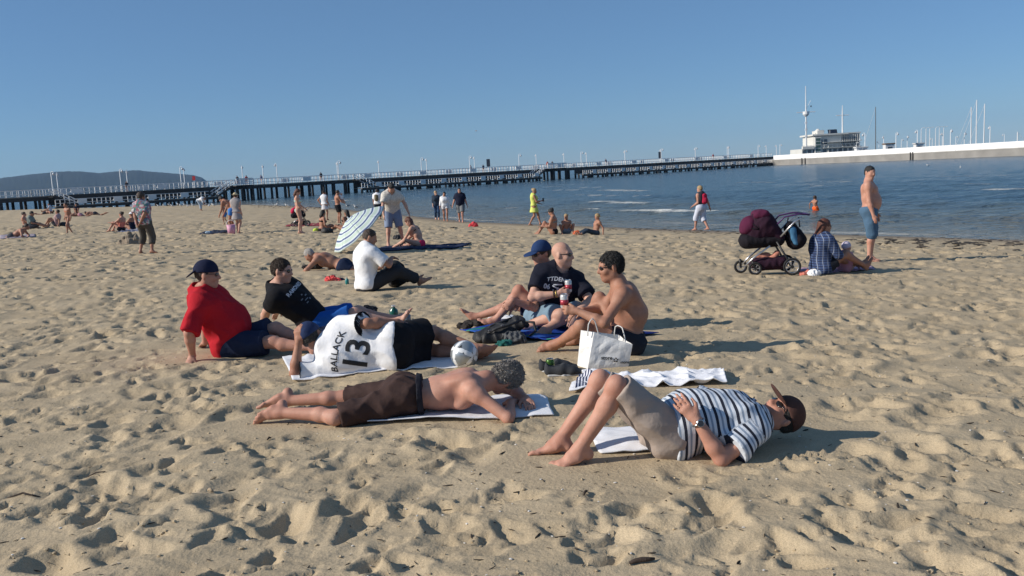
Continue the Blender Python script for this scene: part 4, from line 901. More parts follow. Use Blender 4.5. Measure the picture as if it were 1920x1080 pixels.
def can(loc, label, body, band, up=(0, 0, 1), r=.033, hh=.122):
    root = empty('drink_can', loc, label, 'can'); M = Vector(up).to_track_quat('Z', 'Y').to_matrix().to_4x4()
    alu = mat('aluminium', (.75, .75, .76), .25, metal=1)
    MB().lathe([(r*.78, 0), (r*.86, .004), (r, .012), (r, hh-.016), (r*.84, hh-.004)], 28, M).build('can_body', body, root, smooth=True)
    MB().lathe([(r*.84, hh-.005), (r*.84, hh), (r*.78, hh), (r*.76, hh-.004)], 28, M).build('can_lid', alu, root)
    MB().lathe([(r+.0006, .03), (r+.0006, .075)], 28, M).build('label_band', band, root, smooth=True)
    return root
CANW = mat('can_white', (.62, .60, .58), .3, .15, 40, metal=.3); CANR = mat('can_red', (.45, .05, .07), .3, metal=.3); CANG = mat('can_green', (.05, .12, .02), .25, .3, 40, metal=.4); CANY = mat('can_gold', (.50, .42, .12), .3, .5, 60, metal=.4)
def hand_mid(B, side):
    pr = B.A[side]; wv = B.wrR if side == 'R' else B.wrL; return wv
g = G(1035, 701); g.z = H(g.x, g.y); can(g+Vector((-.01, 0, .004)), 'green and gold beer can standing beside the dark sneakers', CANG, CANY)
# sneakers
def sneaker(px, py, rot, label, side=1):
    g = G(px, py); g.z = H(g.x, g.y)-.004; root = empty('sneaker', g, label, 'shoe', 'sneakers by the green can'); f = Vector((math.cos(rot), math.sin(rot), 0)); l = Vector((-f.y, f.x, 0)); u = Vector((0, 0, 1)); A = lambda a, b, c: f*a+l*b*side+u*c
    def mk(nm, pr, mm, h=.0045, fo=None): return obj(nm, sdf_mesh(nm, pr, h, fo), mm, root)
    mk('upper', [cap(A(-.115, 0, .05), A(-.02, 0, .05), .034, .040, k=.02, wide=u, fac=1.25), cap(A(-.02, 0, .05), A(.06, .004, .042), .041, .036, k=.03), cap(A(.06, .004, .036), A(.135, .010, .026), .036, .024, k=.03, wide=l, fac=1.3), cap(A(-.118, 0, .04), A(-.125, 0, .092), .026, .020, k=.02), cap(A(.0, 0, .07), A(.03, 0, .062), .030, .026, k=.02),
                 dict(cap(A(-.10, 0, .105), A(-.035, 0, .100), .028, .030, k=.008), op='sub'), plane((0, 0, .016), (0, 0, -1))], mat('shoe_canvas', (.030, .033, .040), .85, .2, 50, .3, 200))
    mk('sole', [cap(A(-.115, 0, .012), A(.0, 0, .012), .015, k=.012, wide=l, fac=2.5), cap(A(.0, 0, .012), A(.125, .010, .012), .015, .014, k=.012, wide=l, fac=2.9)], mat('shoe_sole', (.42, .42, .42), .7))
    lc = MB()
    for k in range(5): lc.tube([A(-.006+.02*k, -.024, .090-.011*k), A(.0+.02*k, 0, .101-.012*k), A(-.006+.02*k, .024, .090-.011*k)], .003, 5)
    lc.build('laces', mat('shoe_lace', (.10, .10, .11), .8), root)
sneaker(1058, 704, -.10, 'dark sneaker with pale sole lying right of the green can'); sneaker(1046, 694, .12, 'dark sneaker lying behind the green can', -1)

def paper_bag():
    A, Bq, C = G(1101, 692), G(1178, 687), G(1082, 684); g = A.copy(); g.z = min(H(A.x, A.y), H(Bq.x, Bq.y), H(C.x, C.y)); root = empty('paper_bag', g, 'white paper carrier bag with rope handles and dark lettering', 'bag')
    PW = mat('white_paper', (.76, .75, .73), .55, .04, 12, .25, 18, bdist=.02); A.z = Bq.z = C.z = g.z
    u = Bq-A; v = C-A; v = v*.95; up = Vector((0, 0, 1)); a0, b0, c0, d0 = A, Bq, C, A+u*.92+v
    at = P(1114, 623, A.y+.03); bt = P(1186, 646, Bq.y-.02); ct = P(1089, 619, C.y-.04); dt = P(1160, 628, d0.y+.0)
    def panel(p, q, r_, s, nm, seed):
        nu, nv = 16, 14; U = np.linspace(0, 1, nu)[:, None, None]; W = np.linspace(0, 1, nv)[None, :, None]; p, q, r_, s = map(_n, (p, q, r_, s))
        X = p*(1-U)*(1-W)+q*U*(1-W)+r_*U*W+s*(1-U)*W; n_ = np.cross(q-p, s-p); n_ = n_/np.linalg.norm(n_)
        e = (np.minimum(U, 1-U)*4).clip(0, 1)*(np.minimum(W+.0, 1.15-W)*4).clip(0, 1); X = X+n_*e*(.012*wnoise(X[..., :1], X[..., 1:2], X[..., 2:], 16, seed)+.008*np.abs(wnoise(X[..., :1], X[..., 1:2], X[..., 2:], 34, seed+1)))
        X = X.reshape(-1, 3)-_n(g); ii = (np.arange(nu-1)[:, None]*nv+np.arange(nv-1)[None, :]).ravel(); f = np.stack([ii, ii+nv, ii+nv+1, ii+1], 1)
        o = obj(nm, mesh_np(nm, X, f, False), PW, root); md = o.modifiers.new('s', 'SOLIDIFY'); md.thickness = .0015; return o
    front = panel(a0, b0, bt, at, 'front_panel', 1); panel(c0, a0, at, ct, 'side_panel', 2); panel(d0, c0, ct, dt, 'back_panel', 3); panel(b0, d0, dt, bt, 'side_panel', 4)
    rope = mat('paper_rope', (.7, .68, .64), .8)
    def handle(p, q, ap): MB().tube([p-g-Vector((0, 0, .03)), p-g, (p*.8+ap*.2)-g+Vector((0, 0, .04)), (p*.72+ap*.28)*.0+(p+(ap-p)*.55)-g+Vector((0, 0, .03)), ap-g, (q+(ap-q)*.55)-g+Vector((0, 0, .03)), q-g, q-g-Vector((0, 0, .03))], .0045, 6).build('handle', rope, root, smooth=True)
    handle(P(1102, 623, A.y+.03), P(1122, 625, A.y+.09), P(1111, 597, A.y+.05)); handle(P(1152, 624, d0.y-.02), P(1172, 634, d0.y-.1), P(1163, 612, d0.y-.05))
    n = (u.cross(up)).normalized(); n = n if n.y < 0 else -n; c = P(1149, 671, A.y+.12); slope = (bt-at).normalized()*.25+u.normalized()*.75
    project_print(front, 'store', .052, P(1133, 667, A.y+.1), slope, up, n, PRINT, 'lettering', off=.003, width=.088, extrude=.0012)
    project_print(front, 'more', .05, P(1167, 675.5, A.y+.1), slope, up, n, PRINT, 'lettering', off=.003, width=.07, extrude=.001)
    bm = bmesh.new()
    for k in range(5):
        a = k*1.257+.3; bmesh.ops.create_circle(bm, cap_ends=True, segments=8, radius=.007, matrix=Matrix.Translation((.014*math.cos(a), .014*math.sin(a), 0)) @ Matrix.Diagonal((1, .8, 1, 1)))
    press(bm, front, P(1150, 671, A.y+.1), slope, up, n, PRINT, 'logo')
paper_bag()

def ball():
    g = G(872, 688); g.z = H(g.x, g.y); r = .113; root = empty('ball', g, 'silver and white ball by the lying football shirt man', 'ball')
    bm = bmesh.new(); bmesh.ops.create_icosphere(bm, subdivisions=5, radius=1); Q = Matrix.Rotation(R(28), 3, 'Y') @ Matrix.Rotation(R(-22), 3, 'X') @ Matrix.Rotation(R(38), 3, 'Z')
    groups = {}
    for f in bm.faces:
        c = (Q.transposed() @ f.calc_center_median()).normalized(); m = min(abs(c.x), abs(c.y), abs(c.z))
        key = ('silver',)+tuple(x > 0 for x in c) if m > .16 else ('white', ['x', 'y', 'z'][[abs(c.x), abs(c.y), abs(c.z)].index(m)], [abs(c.x), abs(c.y), abs(c.z)].index(max(abs(c.x), abs(c.y), abs(c.z))), c[[abs(c.x), abs(c.y), abs(c.z)].index(max(abs(c.x), abs(c.y), abs(c.z)))] > 0)
        groups.setdefault(key, []).append([v.co.copy() for v in f.verts])
    for k, fs in groups.items():
        b2 = bmesh.new()
        for f in fs: b2.faces.new([b2.verts.new(p*r) for p in f])
        bmesh.ops.remove_doubles(b2, verts=b2.verts, dist=1e-5)
        for _ in range(3):
            nw = {}
            for v in b2.verts:
                if v.is_boundary:
                    nb = [e.other_vert(v).co for e in v.link_edges if e.is_boundary]; nw[v] = (v.co*.4+sum(nb, Vector())/max(1, len(nb))*.6).normalized()*r
            for v, c_ in nw.items(): v.co = c_
        for v in b2.verts:
            if v.is_boundary: v.co *= .992
        me = bpy.data.meshes.new('panel'); b2.to_mesh(me); b2.free(); me.polygons.foreach_set('use_smooth', np.ones(len(me.polygons), dtype=bool))
        obj('panel', me, mat('ball_silver', (.36, .39, .41), .32, .08, 30, metal=.55) if k[0] == 'silver' else mat('ball_white', (.74, .76, .78), .4), root, (0, 0, r-.012))
    bm.free()
    def mark(px, py, txt, size, rot=0):
        d = (P(px, py, g.y-.09)-(g+Vector((0, 0, r-.012)))).normalized(); c = d*(r+.0012)+Vector((0, 0, r-.012)); M = Matrix.Translation(c) @ d.to_track_quat('Z', 'Y').to_matrix().to_4x4() @ Matrix.Rotation(rot, 4, 'Z')
        if txt is None:
            m = MB(); m.poly([M @ Vector(p) for p in ((-.014, -.014, 0), (.016, -.010, 0), (.010, .018, 0))]); m.build('mark', PRINT, root)
        else:
            cu = bpy.data.curves.new('t', 'FONT'); cu.body = txt; cu.size = size; cu.align_x = cu.align_y = 'CENTER'; to = bpy.data.objects.new('t', cu); COL.objects.link(to); dg = bpy.context.evaluated_depsgraph_get(); dg.update()
            me = bpy.data.meshes.new_from_object(to.evaluated_get(dg)); bpy.data.objects.remove(to); me.transform(M); obj('mark', me, PRINT, root)
    mark(861, 647, None, 0); mark(889, 672, 'TAAC', .02, 1.2)
ball()
# cans in hands
def held_can(B, side, label, dirv=(0, 0, 1), shift=(0, 0, 0)):
    fing = [p for p in B.A[side] if p['ra'] < .012*B.S]; pts = np.array([(p['a']+p['b'])/2 for p in fing]); c = Vector(pts.mean(0)); wv = B.wrR if side == 'R' else B.wrL
    c = c+Vector(shift); return can(c-Vector((0, 0, .055)), label, CANW, CANR)
held_can(B_bald, 'R', 'white and red can held by the bald man', shift=(.005, .015, .05)); held_can(B_dark, 'L', 'white and red can held by the dark haired man', shift=(0, .02, .06))
g = pp(944.6, 598, 8.55); can(G(945, 597, .0)+Vector((0, 0, .02)), 'pale red can under the hand of the blue capped man', CANW, CANR)

def bottle(px, py, label, m, hh=.16, r=.03):
    g = G(px, py); g.z = H(g.x, g.y)-.005; root = empty('bottle', g, label, 'bottle')
    MB().lathe([(r*.8, 0), (r, .006), (r, hh*.62), (r*.45, hh*.8), (r*.4, hh*.9)], 16).build('bottle_body', m, root, smooth=True); MB().lathe([(r*.48, hh*.88), (r*.48, hh)], 12).build('bottle_cap', CANW, root)
bottle(651, 532, 'small teal bottle beside the coral cloth', mat('teal_plastic', (.02, .2, .2), .3), .12)
bottle(739, 596, 'green bottle beyond the hand of the man in white', mat('green_plastic', (.01, .09, .07), .25), .15, .05); bottle(764, 603, 'blue grey bottle near the hand of the man in white', mat('bluegrey_plastic', (.1, .14, .2), .3), .12, .04)
crumple('shoe', 640, 525, (.12, .08, .07), NAVY, 'navy shoe next to the coral cloth', 'shoe', seed=15, h=.01, amp=.004)
# ---------------------------------------------------------------- people further off: poses in each person's own frame
def frame(px, py, a, dz=0.0, sea=False, Y=None):
    g = G(px, py) if Y is None else P(px, py, Y); g.z = H(g.x, g.y) if not sea else g.z; g.z += dz
    fw = Vector((math.sin(R(a)), math.cos(R(a)), 0)); rt = Vector((fw.y, -fw.x, 0))
    T = lambda v: g+rt*v[0]+fw*v[1]+Vector((0, 0, v[2])); D = lambda v: rt*v[0]+fw*v[1]+Vector((0, 0, v[2])); return T, D
def fig(px, py, a, S=1.0, pel=(0, 0, .945), up=(0, 0, 1), dz=0, sea=False, **k):
    """a: heading in degrees, 0 = away from the camera, 90 = to the right; local axes right, forward, up in metres of a 1.75 m person"""
    T, D = frame(px, py, a, dz, sea); q = {}
    for n_, v in k.items():
        if n_ in ('hl', 'hr', 'fl', 'fr'): q[n_] = T(tuple(x*S for x in v))
        elif n_ in ('el', 'er', 'kl', 'kr', 'tl', 'tr', 'head', 'face', 'head_up', 'chest_up', 'sh_right', 'bend'): q[n_] = D(v)
        elif n_ in ('hand_l', 'hand_r'): q[n_] = {i: (D(j) if i in ('d', 'n') else j) for i, j in v.items()}
        else: q[n_] = v
    return Body(pelvis=T(tuple(x*S for x in pel)), up=D(up), right=D((1, 0, 0)), S=S, **q)
STAND = dict(fl=(-.11, 0, .08), fr=(.11, 0, .08))
def walk(st=.25): return dict(fl=(-.08, st, .085), fr=(.08, -st*.9, .10), pel=(0, 0, .91))
SITUP = dict(pel=(0, 0, .11), fl=(-.12, .55, .08), fr=(.12, .5, .08), up=(0, -.1, 1), kl=(0, .2, 1), kr=(0, .2, 1), hl=(-.2, .42, .42), hr=(.2, .42, .42))
SITLEGS = dict(pel=(0, 0, .11), fl=(-.1, .80, .09), fr=(.1, .80, .09), up=(0, -.25, 1), kl=(0, .1, 1), kr=(0, .1, 1), tl=(0, .4, 1), tr=(0, .4, 1), hl=(-.3, -.3, .05), hr=(.3, -.3, .05), el=(0, -1, 0), er=(0, -1, 0))
SITFWD = dict(SITLEGS, hl=(-.15, .4, .25), hr=(.15, .4, .25), up=(0, .05, 1), el=(-.5, -.5, -.5), er=(.5, -.5, -.5))
def prone(up=(0, .95, .25), **k): return dict(dict(pel=(0, 0, .11), up=up, fl=(-.12, -.82, .08), fr=(.12, -.82, .08), kl=(0, 0, -1), kr=(0, 0, -1), tl=(0, -1, -.2), tr=(0, -1, -.2), hl=(-.15, .55, .04), hr=(.15, .55, .04), el=(-1, 0, -.3), er=(1, 0, -.3), head=(0, .7, .7), face=(0, 1, -.1), head_up=(0, .2, 1)), **k)
def supine(**k): return dict(dict(pel=(0, 0, .11), up=(0, 1, .03), fl=(-.1, -.83, .07), fr=(.1, -.83, .07), kl=(0, 0, 1), kr=(0, 0, 1), tl=(0, -.2, 1), tr=(0, -.2, 1), head=(0, 1, .1), face=(0, -.1, 1), head_up=(0, 1, 0), hl=(-.3, .1, .05), hr=(.3, .1, .05)), **k)
# NB for lying on the back the trunk's "right" is mirrored by hand through the face direction only
C = cloth
def mid_people():
    M = .011
    B = fig(690, 545, 55, S=1.0, g=1.02, pel=(0, 0, .115), up=(-.02, -.05, 1), chest_up=(0, .22, 1), head=(0, .3, 1), face=(.35, .85, -.35), fl=(-.10, .83, .09), fr=(.24, .76, .09), kl=(-.2, .2, 1), kr=(.4, .2, 1), tl=(-.2, .9, .5), tr=(.2, .9, .5), hl=(-.05, .40, .42), hr=(.12, .36, .44), el=(-.8, -.2, -.6), er=(.9, -.3, -.5))
    person('man in a white t-shirt sitting with a black backpack between his knees', B, 'tan', [('t_shirt', B.shirt(sleeve=.75, hem=-.07, t=.02, flare=.02), WHITE, FOLD), ('trousers', B.shorts(leg=1.82, t=.02, waist=.07), C('charcoal', (.03, .032, .038)), FOLD)], 'short', 'brown', h=.009, hair_k=dict(t=.004))
    B = fig(643, 506, 278, S=1.0, g=1.03, **prone(up=(0, .9, .36), head=(0, .9, .25), face=(0, .75, -.65), head_up=(0, .6, .8), hl=(-.12, .72, .05), hr=(.12, .70, .05)))
    person('shirtless grey haired man lying propped on his elbows beyond the black t-shirt', B, 'tan', [('swim_shorts', B.shorts(leg=.45, t=.01, flare=.01, waist=.06), C('swim_navy', (.015, .025, .06)))], 'short', 'grey', h=M, hair_k=dict(t=.006))
    # family by the pram
    B = fig(1631, 490, 118, S=1.0, g=1.14, belly=.42, **dict(STAND, pel=(0, 0, .95), up=(0, -.03, 1)), head=(0, .1, 1), face=(.65, .75, -.15), hr=(.27, .10, .80), hl=(-.26, .10, .82), er=(.3, -1, 0))
    person('shirtless man in denim shorts standing by the water', B, 'rosy', [('denim_shorts', B.shorts(leg=1.02, t=.02, flare=.03, waist=.05), C('denim', (.075, .14, .22), .35), FOLD)], 'short', 'black', h=.010, eyes=False, hair_k=dict(t=.005))
    B = fig(1540, 513, 75, S=.95, g=.98, bust=.9, hips=1.1, **dict(SITFWD, fl=(-.05, .83, .09), fr=(.18, .72, .09), up=(0, -.04, 1), chest_up=(0, .18, 1)), head=(0, .2, 1), face=(.15, .98, -.1))
    pl = mat('plaid', (.04, .08, .22), .9); t = pl.node_tree
    tc = t.nodes.new('ShaderNodeTexCoord'); bs = t.nodes['Principled BSDF']; last = None
    for axn, sc, col in (('X', 9, (.055, .095, .21, 1)), ('Z', 8, (.012, .02, .06, 1)), ('X', 4.2, (.22, .25, .33, 1))):
        wv = t.nodes.new('ShaderNodeTexWave'); wv.bands_direction = axn; wv.inputs['Scale'].default_value = sc; wv.inputs['Distortion'].default_value = .6; t.links.new(tc.outputs['Object'], wv.inputs['Vector'])
        mt = t.nodes.new('ShaderNodeMath'); mt.operation = 'GREATER_THAN'; mt.inputs[1].default_value = .62 if sc > 5 else .96; t.links.new(wv.outputs['Fac'], mt.inputs[0])
        mx = t.nodes.new('ShaderNodeMix'); mx.data_type = 'RGBA'; mx.inputs['A'].default_value = (.03, .055, .14, 1); mx.inputs['B'].default_value = col
        if last: t.links.new(last.outputs['Result'], mx.inputs['A'])
        t.links.new(mt.outputs[0], mx.inputs['Factor']); last = mx
    t.links.new(last.outputs['Result'], bs.inputs['Base Color'])
    person('woman in a blue plaid shirt sitting with a small child', B, 'tan', [('plaid_shirt', B.shirt(sleeve=1.25, hem=-.09, t=.026, flare=.01), pl, FOLD), ('shorts', B.shorts(leg=.5, t=.012), C('dark', (.02, .022, .03)))], 'long', 'auburn', h=.010, glasses='dark', hair_k=dict(L=.24, r=.045))
    B = fig(1584, 509, 60, S=.50, g=1.25, headS=1.45, belly=.3, **SITFWD)
    person('small child in a pale pink sun hat between the legs of the plaid woman', B, 'fair', [('romper', B.shirt(sleeve=.9, hem=-.1), C('pink_pale', (.55, .25, .30)))], None, h=.009, hat=('bonnet', C('lilac', (.55, .48, .58)), None))
    r_ = ray(1529, 394); w_ = CAM+r_*((SEA-1.5)/r_.z); q = lambda x, y, z: w_+Vector((-.9*y+.43*x, -.43*y-.9*x, z))*.68
    B = Body(pelvis=q(0, 0, .16), up=q(0, .12, 1)-w_, right=q(1, 0, 0)-w_, S=.68, headS=1.2, fl=q(-.1, .05, -.66), fr=q(.1, -.08, -.66), hl=q(-.25, .28, .22), hr=q(.25, .2, .2))
    person('boy in orange swim shorts wading in the sea', B, 'tan', [('swim_shorts', B.shorts(leg=.6, t=.03, flare=.03), C('orange', (.85, .12, .02)))], 'short', 'brown', h=.012)
    # by the parasol
    B = fig(740, 462, 165, S=1.04, g=1.05, pel=(0, -.05, .95), up=(.03, .34, .94), chest_up=(0, .5, .86), head=(0, .65, .75), face=(-.1, .5, -.85), head_up=(0, .8, .5), fl=(-.24, .0, .08), fr=(.17, .05, .08), hr=(.30, .42, .62), hl=(-.42, .22, .80), el=(-.8, -.2, .2), er=(.6, -.4, 0))
    pat = mat('leaf_print', (.6, .56, .5), .9, .55, 26)
    person('man in a patterned shirt bending beside the striped parasol', B, 'fair', [('t_shirt', B.shirt(sleeve=.7, hem=-.06, t=.018, flare=.02), pat, FOLD), ('shorts', B.shorts(leg=1.0, t=.02, flare=.03, waist=.06), C('blue_grey', (.20, .25, .36)), FOLD)], 'short', 'black', h=.012, hair_k=dict(t=.005))
    B = fig(787, 463, 285, S=.95, g=.98, bust=1.0, hips=1.1, pel=(0, 0, .115), up=(0, .18, 1), chest_up=(0, .5, .85), head=(0, .6, .8), face=(0, .75, -.6), head_up=(0, .6, .7), fl=(-.30, .62, .07), fr=(.2, .42, .07), kl=(-.9, .3, .5), kr=(.7, .2, .5), hl=(-.1, .50, .12), hr=(.2, .52, .16), el=(-.6, -.4, -.2), er=(.6, -.4, -.2))
    person('red haired woman in a black top and pink bikini bottom', B, 'fair', [('bikini_top', B.band(.345, .40, .006), BLACK), ('bikini_bottom', B.band(-.16, .07, .008), C('hot_pink', (.85, .03, .11)))], 'long', 'auburn', h=.011, hair_k=dict(L=.30, r=.06, d=(-.15, 0, -1)))
    # group left of the parasol
    B = fig(563, 438, 85, S=.96, g=.9, bust=.85, hips=1.02, **dict(STAND, fl=(-.06, .03, .08), fr=(.06, -.02, .08)), head=(0, .2, 1), face=(0, .85, -.5), hl=(-.2, .25, .95), hr=(.16, .2, .93))
    person('slim girl in a pale bikini standing by the red pushchair', B, 'fair', [('bikini_top', B.band(.28, .385, .008), C('mint', (.5, .62, .55))), ('bikini_bottom', B.band(-.12, .03, .010), C('mint', (.5, .62, .55)))], 'long', 'auburn', h=.013, hair_k=dict(L=.2))
    B = fig(604, 434, 60, S=.93, g=.98, bust=1, **dict(SITFWD, hl=(-.25, .3, .1), hr=(.3, .2, .1), up=(0, .15, 1)), head=(0, .2, 1), face=(-.3, 1, -.1))
    person('dark haired woman sitting on the sand left of the parasol', B, 'tan', [('bikini_top', B.band(.29, .37, .006), BLACK), ('bikini_bottom', B.band(-.14, .03, .008), BLACK)], 'long', 'black', h=.013, hair_k=dict(L=.2))
    B = fig(648, 434, 300, S=.95, bust=1, **SITLEGS, head=(0, .0, 1), face=(0, 1, .1))
    person('long haired woman leaning back half hidden by the parasol', B, 'brown', [('bikini_top', B.band(.29, .37, .006), BLACK), ('bikini_bottom', B.band(-.14, .03, .008), BLACK)], 'long', 'black', h=.013, hair_k=dict(L=.36, r=.06))
    B = fig(611, 413, 20, S=.95, bust=.9, hips=1.08, **STAND, hl=(-.30, .02, .98), el=(-1, -.3, -.2), hr=(.24, .1, .9), face=(.3, .9, 0))
    person('woman in a white vest and white skirt seen from behind', B, 'tan', [('vest', B.shirt(sleeve=0, t=.012, hem=-.02), WHITE), ('skirt', B.skirt(.42, .1, .13, .19), C('offwhite', (.62, .6, .62)))], 'bun', 'brown', h=.014)
    B = fig(636, 418, 60, S=1.0, g=1.02, **STAND, hl=(-.15, .3, 1.25), hr=(.12, .3, 1.1), el=(-.6, .2, -1), er=(.6, .2, -1), face=(0, 1, -.2))
    o = person('shirtless man in black shorts cradling a baby', B, 'tan', [('shorts', B.shorts(leg=.7, t=.016, flare=.02, waist=.05), BLACK)], 'short', 'brown', h=.014)
    Bb = fig(641, 399, 240, S=.42, headS=1.5, dz=0, **dict(SITUP, pel=(0, 0, .11)))
    T, D = frame(636, 418, 60); c = T((.02, .2, 1.25)); 
    for k_ in ('T', 'neck', 'Hd'):
        pass
    dv = c-Bb.P; Bb2 = Body(pelvis=c, up=(0, .1, 1), right=(-.5, -.8, 0), S=.42, headS=1.5, g=1.2, fl=c+Vector((.1, .1, -.2)), fr=c+Vector((.15, -.05, -.2)))
    person('baby in white held by the shirtless man in black shorts', Bb2, 'fair', [('romper', Bb2.shirt(sleeve=1.5, hem=-.15), WHITE)], None, h=.012, hat=('bonnet', WHITE, None), cat='baby')
    B = fig(710, 411, 8, S=1.0, **STAND, g=1.02)
    person('person in a white shirt with a small backpack by the water', B, 'tan', [('shirt', B.shirt(sleeve=.8, hem=-.08), WHITE), ('trousers', B.shorts(leg=1.85, t=.018), C('navy_dk', (.02, .025, .04)))], 'short', 'brown', h=.014)
    bp_on(B, C('khaki_pack', (.16, .13, .08)), 'khaki backpack worn by the person in white by the water')
    # walkers
    B = fig(820, 412, 170, S=.95, g=1.0, bust=.9, **walk(.1), face=(-.3, 1, 0), hr=(.22, .1, .85), hl=(-.22, .05, .85))
    person('blond woman in dark clothes walking beside the couple', B, 'fair', [('top', B.shirt(sleeve=1.5, hem=-.1), C('dk_blue', (.03, .045, .07))), ('trousers', B.shorts(leg=1.85, t=.016), C('jeans', (.03, .06, .12)))], 'short', 'blond', h=.014, hair_k=dict(t=.018))
    bp_on(B, NAVY, 'navy backpack worn by the blond woman walking', dx=.12)
    B = fig(836, 415, 172, S=.92, g=1.06, bust=1, hips=1.1, **walk(.16), face=(.1, 1, 0), hl=(-.36, .08, .86), hr=(.3, .05, .80))
    person('woman in a white blouse holding hands with the man', B, 'tan', [('blouse', B.shirt(sleeve=1.7, hem=-.08, t=.02), WHITE), ('shorts', B.shorts(leg=.45, t=.016, flare=.02), C('offwhite', (.62, .6, .62)))], 'short', 'black', h=.014, hair_k=dict(t=.016))
    B = fig(865, 417, 178, S=1.03, g=1.1, belly=.3, **walk(.2), face=(.0, 1, 0), hr=(.38, .1, .84), hl=(-.34, .05, .82))
    person('man in a dark t-shirt holding hands with the woman in white', B, 'rosy', [('t_shirt', B.shirt(sleeve=.75, hem=-.1, t=.022), C('dk_navy', (.012, .015, .035))), ('shorts', B.shorts(leg=.95, t=.022, flare=.03), C('greyshort', (.17, .18, .19)))], 'short', 'brown', h=.014, hair_k=dict(t=.004), glasses='dark')
    B = fig(1003, 423, 85, S=.97, g=.97, bust=.9, hips=1.05, **walk(.27), face=(.2, 1, -.1), hr=(.16, .34, 1.12), hl=(-.16, .26, 1.0), er=(.4, -.8, -.4), el=(-.4, -.8, -.4))
    YEL = C('neon_yellow', (.60, .64, .15))
    person('woman in a bright yellow dress walking along the water with a phone', B, 'tan', [('dress_top', B.shirt(sleeve=0, t=.014, hem=-.0), YEL), ('dress_skirt', B.skirt(.40, .1, .125, .215), YEL)], 'bun', 'blond', h=.013)
    c = B.wrR+B.sl*-.0+B.fw*.08+Vector((0, 0, .04)); ph = MB().box((0, 0, 0), (.012, .075, .15), rz=-R(85)+.3).build('phone', PRINT); ph.location = c; tag(ph, 'dark phone held by the woman in the yellow dress', 'phone')
    B = fig(1316, 432, 320, S=.95, g=1.12, bust=1.1, hips=1.1, **walk(.25), face=(-.2, 1, 0), hr=(.42, -.1, .82), hl=(-.25, .2, .95))
    person('woman in white trousers and a red backpack walking at the waterline', B, 'rosy', [('top', B.shirt(sleeve=0, t=.012, hem=.1), C('dk_top', (.05, .05, .06))), ('trousers', B.shorts(leg=1.3, t=.03, flare=.06, waist=.1), C('white_blue', (.55, .58, .68)))], 'short', 'blond', h=.013, hair_k=dict(t=.016))
    bp_on(B, C('red_pack', (.45, .02, .06)), 'red and black backpack worn by the walking woman in white trousers')
    # three sitting by the water
    B = fig(1038, 439, 285, S=.97, g=1.05, bust=1.1, **dict(SITUP, fl=(-.14, .5, .08), fr=(.10, .6, .08), up=(0, -.02, 1), hl=(-.2, .35, .3), hr=(.2, .35, .3)), head=(0, .35, .9), face=(0, .85, -.5))
    person('woman in a black bikini with hair in a bun sitting by the water', B, 'tan', [('bikini_bottom', B.band(-.16, .09, .010), BLACK), ('bikini_top', B.band(.29, .37, .008), C('greytop', (.2, .2, .2)))], 'bun', 'black', h=.013)
    B = fig(1063, 438, 180, S=.72, headS=1.15, **dict(SITUP, fl=(-.26, .42, .08), fr=(.26, .42, .08), kl=(-.5, .1, 1), kr=(.5, .1, 1)), face=(.1, 1, -.1))
    person('blond child with raised knees sitting between two others by the water', B, 'tan', [('swim_shorts', B.shorts(leg=.4), C('greyblue', (.2, .24, .28)))], 'short', 'blond', h=.012, hair_k=dict(t=.012))
    B = fig(1117, 440, 250, S=.78, headS=1.1, **dict(SITLEGS, hl=(-.3, -.2, .05), hr=(.35, -.1, .05)), face=(.1, 1, -.2))
    person('blond boy leaning on his arms in dark trousers by the water', B, 'tan', [('trousers', B.shorts(leg=1.7, t=.02), C('dk_blue', (.03, .045, .07)))], 'short', 'blond', h=.012, hair_k=dict(t=.012))
    # left side of the beach
    B = fig(276, 476, 18, S=.93, g=1.14, bust=1.0, hips=1.12, pel=(0, 0, .92), fl=(-.20, -.02, .08), fr=(.16, .02, .08), tl=(-.3, 1, 0), tr=(.95, .3, 0), up=(0, -.06, 1), hl=(-.06, -.22, .88), hr=(.08, -.22, .9), el=(-1, -.6, 0), er=(1, -.6, 0), face=(.35, .95, -.1))
    fl = mat('floral_blouse', (.5, .5, .5), .9); tt = fl.node_tree; vo = tt.nodes.new('ShaderNodeTexVoronoi'); vo.inputs['Scale'].default_value = 24; tcc = tt.nodes.new('ShaderNodeTexCoord'); tt.links.new(tcc.outputs['Object'], vo.inputs['Vector'])
    sp = tt.nodes.new('ShaderNodeSeparateColor'); tt.links.new(vo.outputs['Color'], sp.inputs[0]); cr = tt.nodes.new('ShaderNodeValToRGB'); cr.color_ramp.interpolation = 'CONSTANT'; e = cr.color_ramp.elements
    for i, (x, c_) in enumerate(((0, (.35, .12, .16)), (.25, (.10, .22, .24)), (.45, (.50, .46, .46)), (.65, (.07, .16, .12)), (.8, (.16, .17, .26)))):
        el_ = e[i] if i < 2 else e.new(x); el_.position = x; el_.color = (*c_, 1)
    tt.links.new(sp.outputs[0], cr.inputs['Fac']); tt.links.new(cr.outputs['Color'], tt.nodes['Principled BSDF'].inputs['Base Color'])
    person('woman in a floral blouse standing with hands behind her back', B, 'tan', [('blouse', B.shirt(sleeve=.85, hem=-.10, t=.024, flare=.02), fl, FOLD), ('trousers', B.shorts(leg=1.55, t=.022, flare=.03), C('olive_grey', (.085, .075, .065)), FOLD)], 'short', 'brown', h=.011, hair_k=dict(t=.024, low=-.05))
    B = fig(436, 437, 290, S=1.0, g=1.02, pel=(0, -.1, .93), up=(0, .55, .83), chest_up=(0, .75, .66), head=(0, .85, .5), face=(0, .6, -.8), head_up=(0, .8, .5), fl=(-.08, 0, .08), fr=(.1, .1, .08), hl=(-.12, .45, .75), hr=(.1, .45, .72))
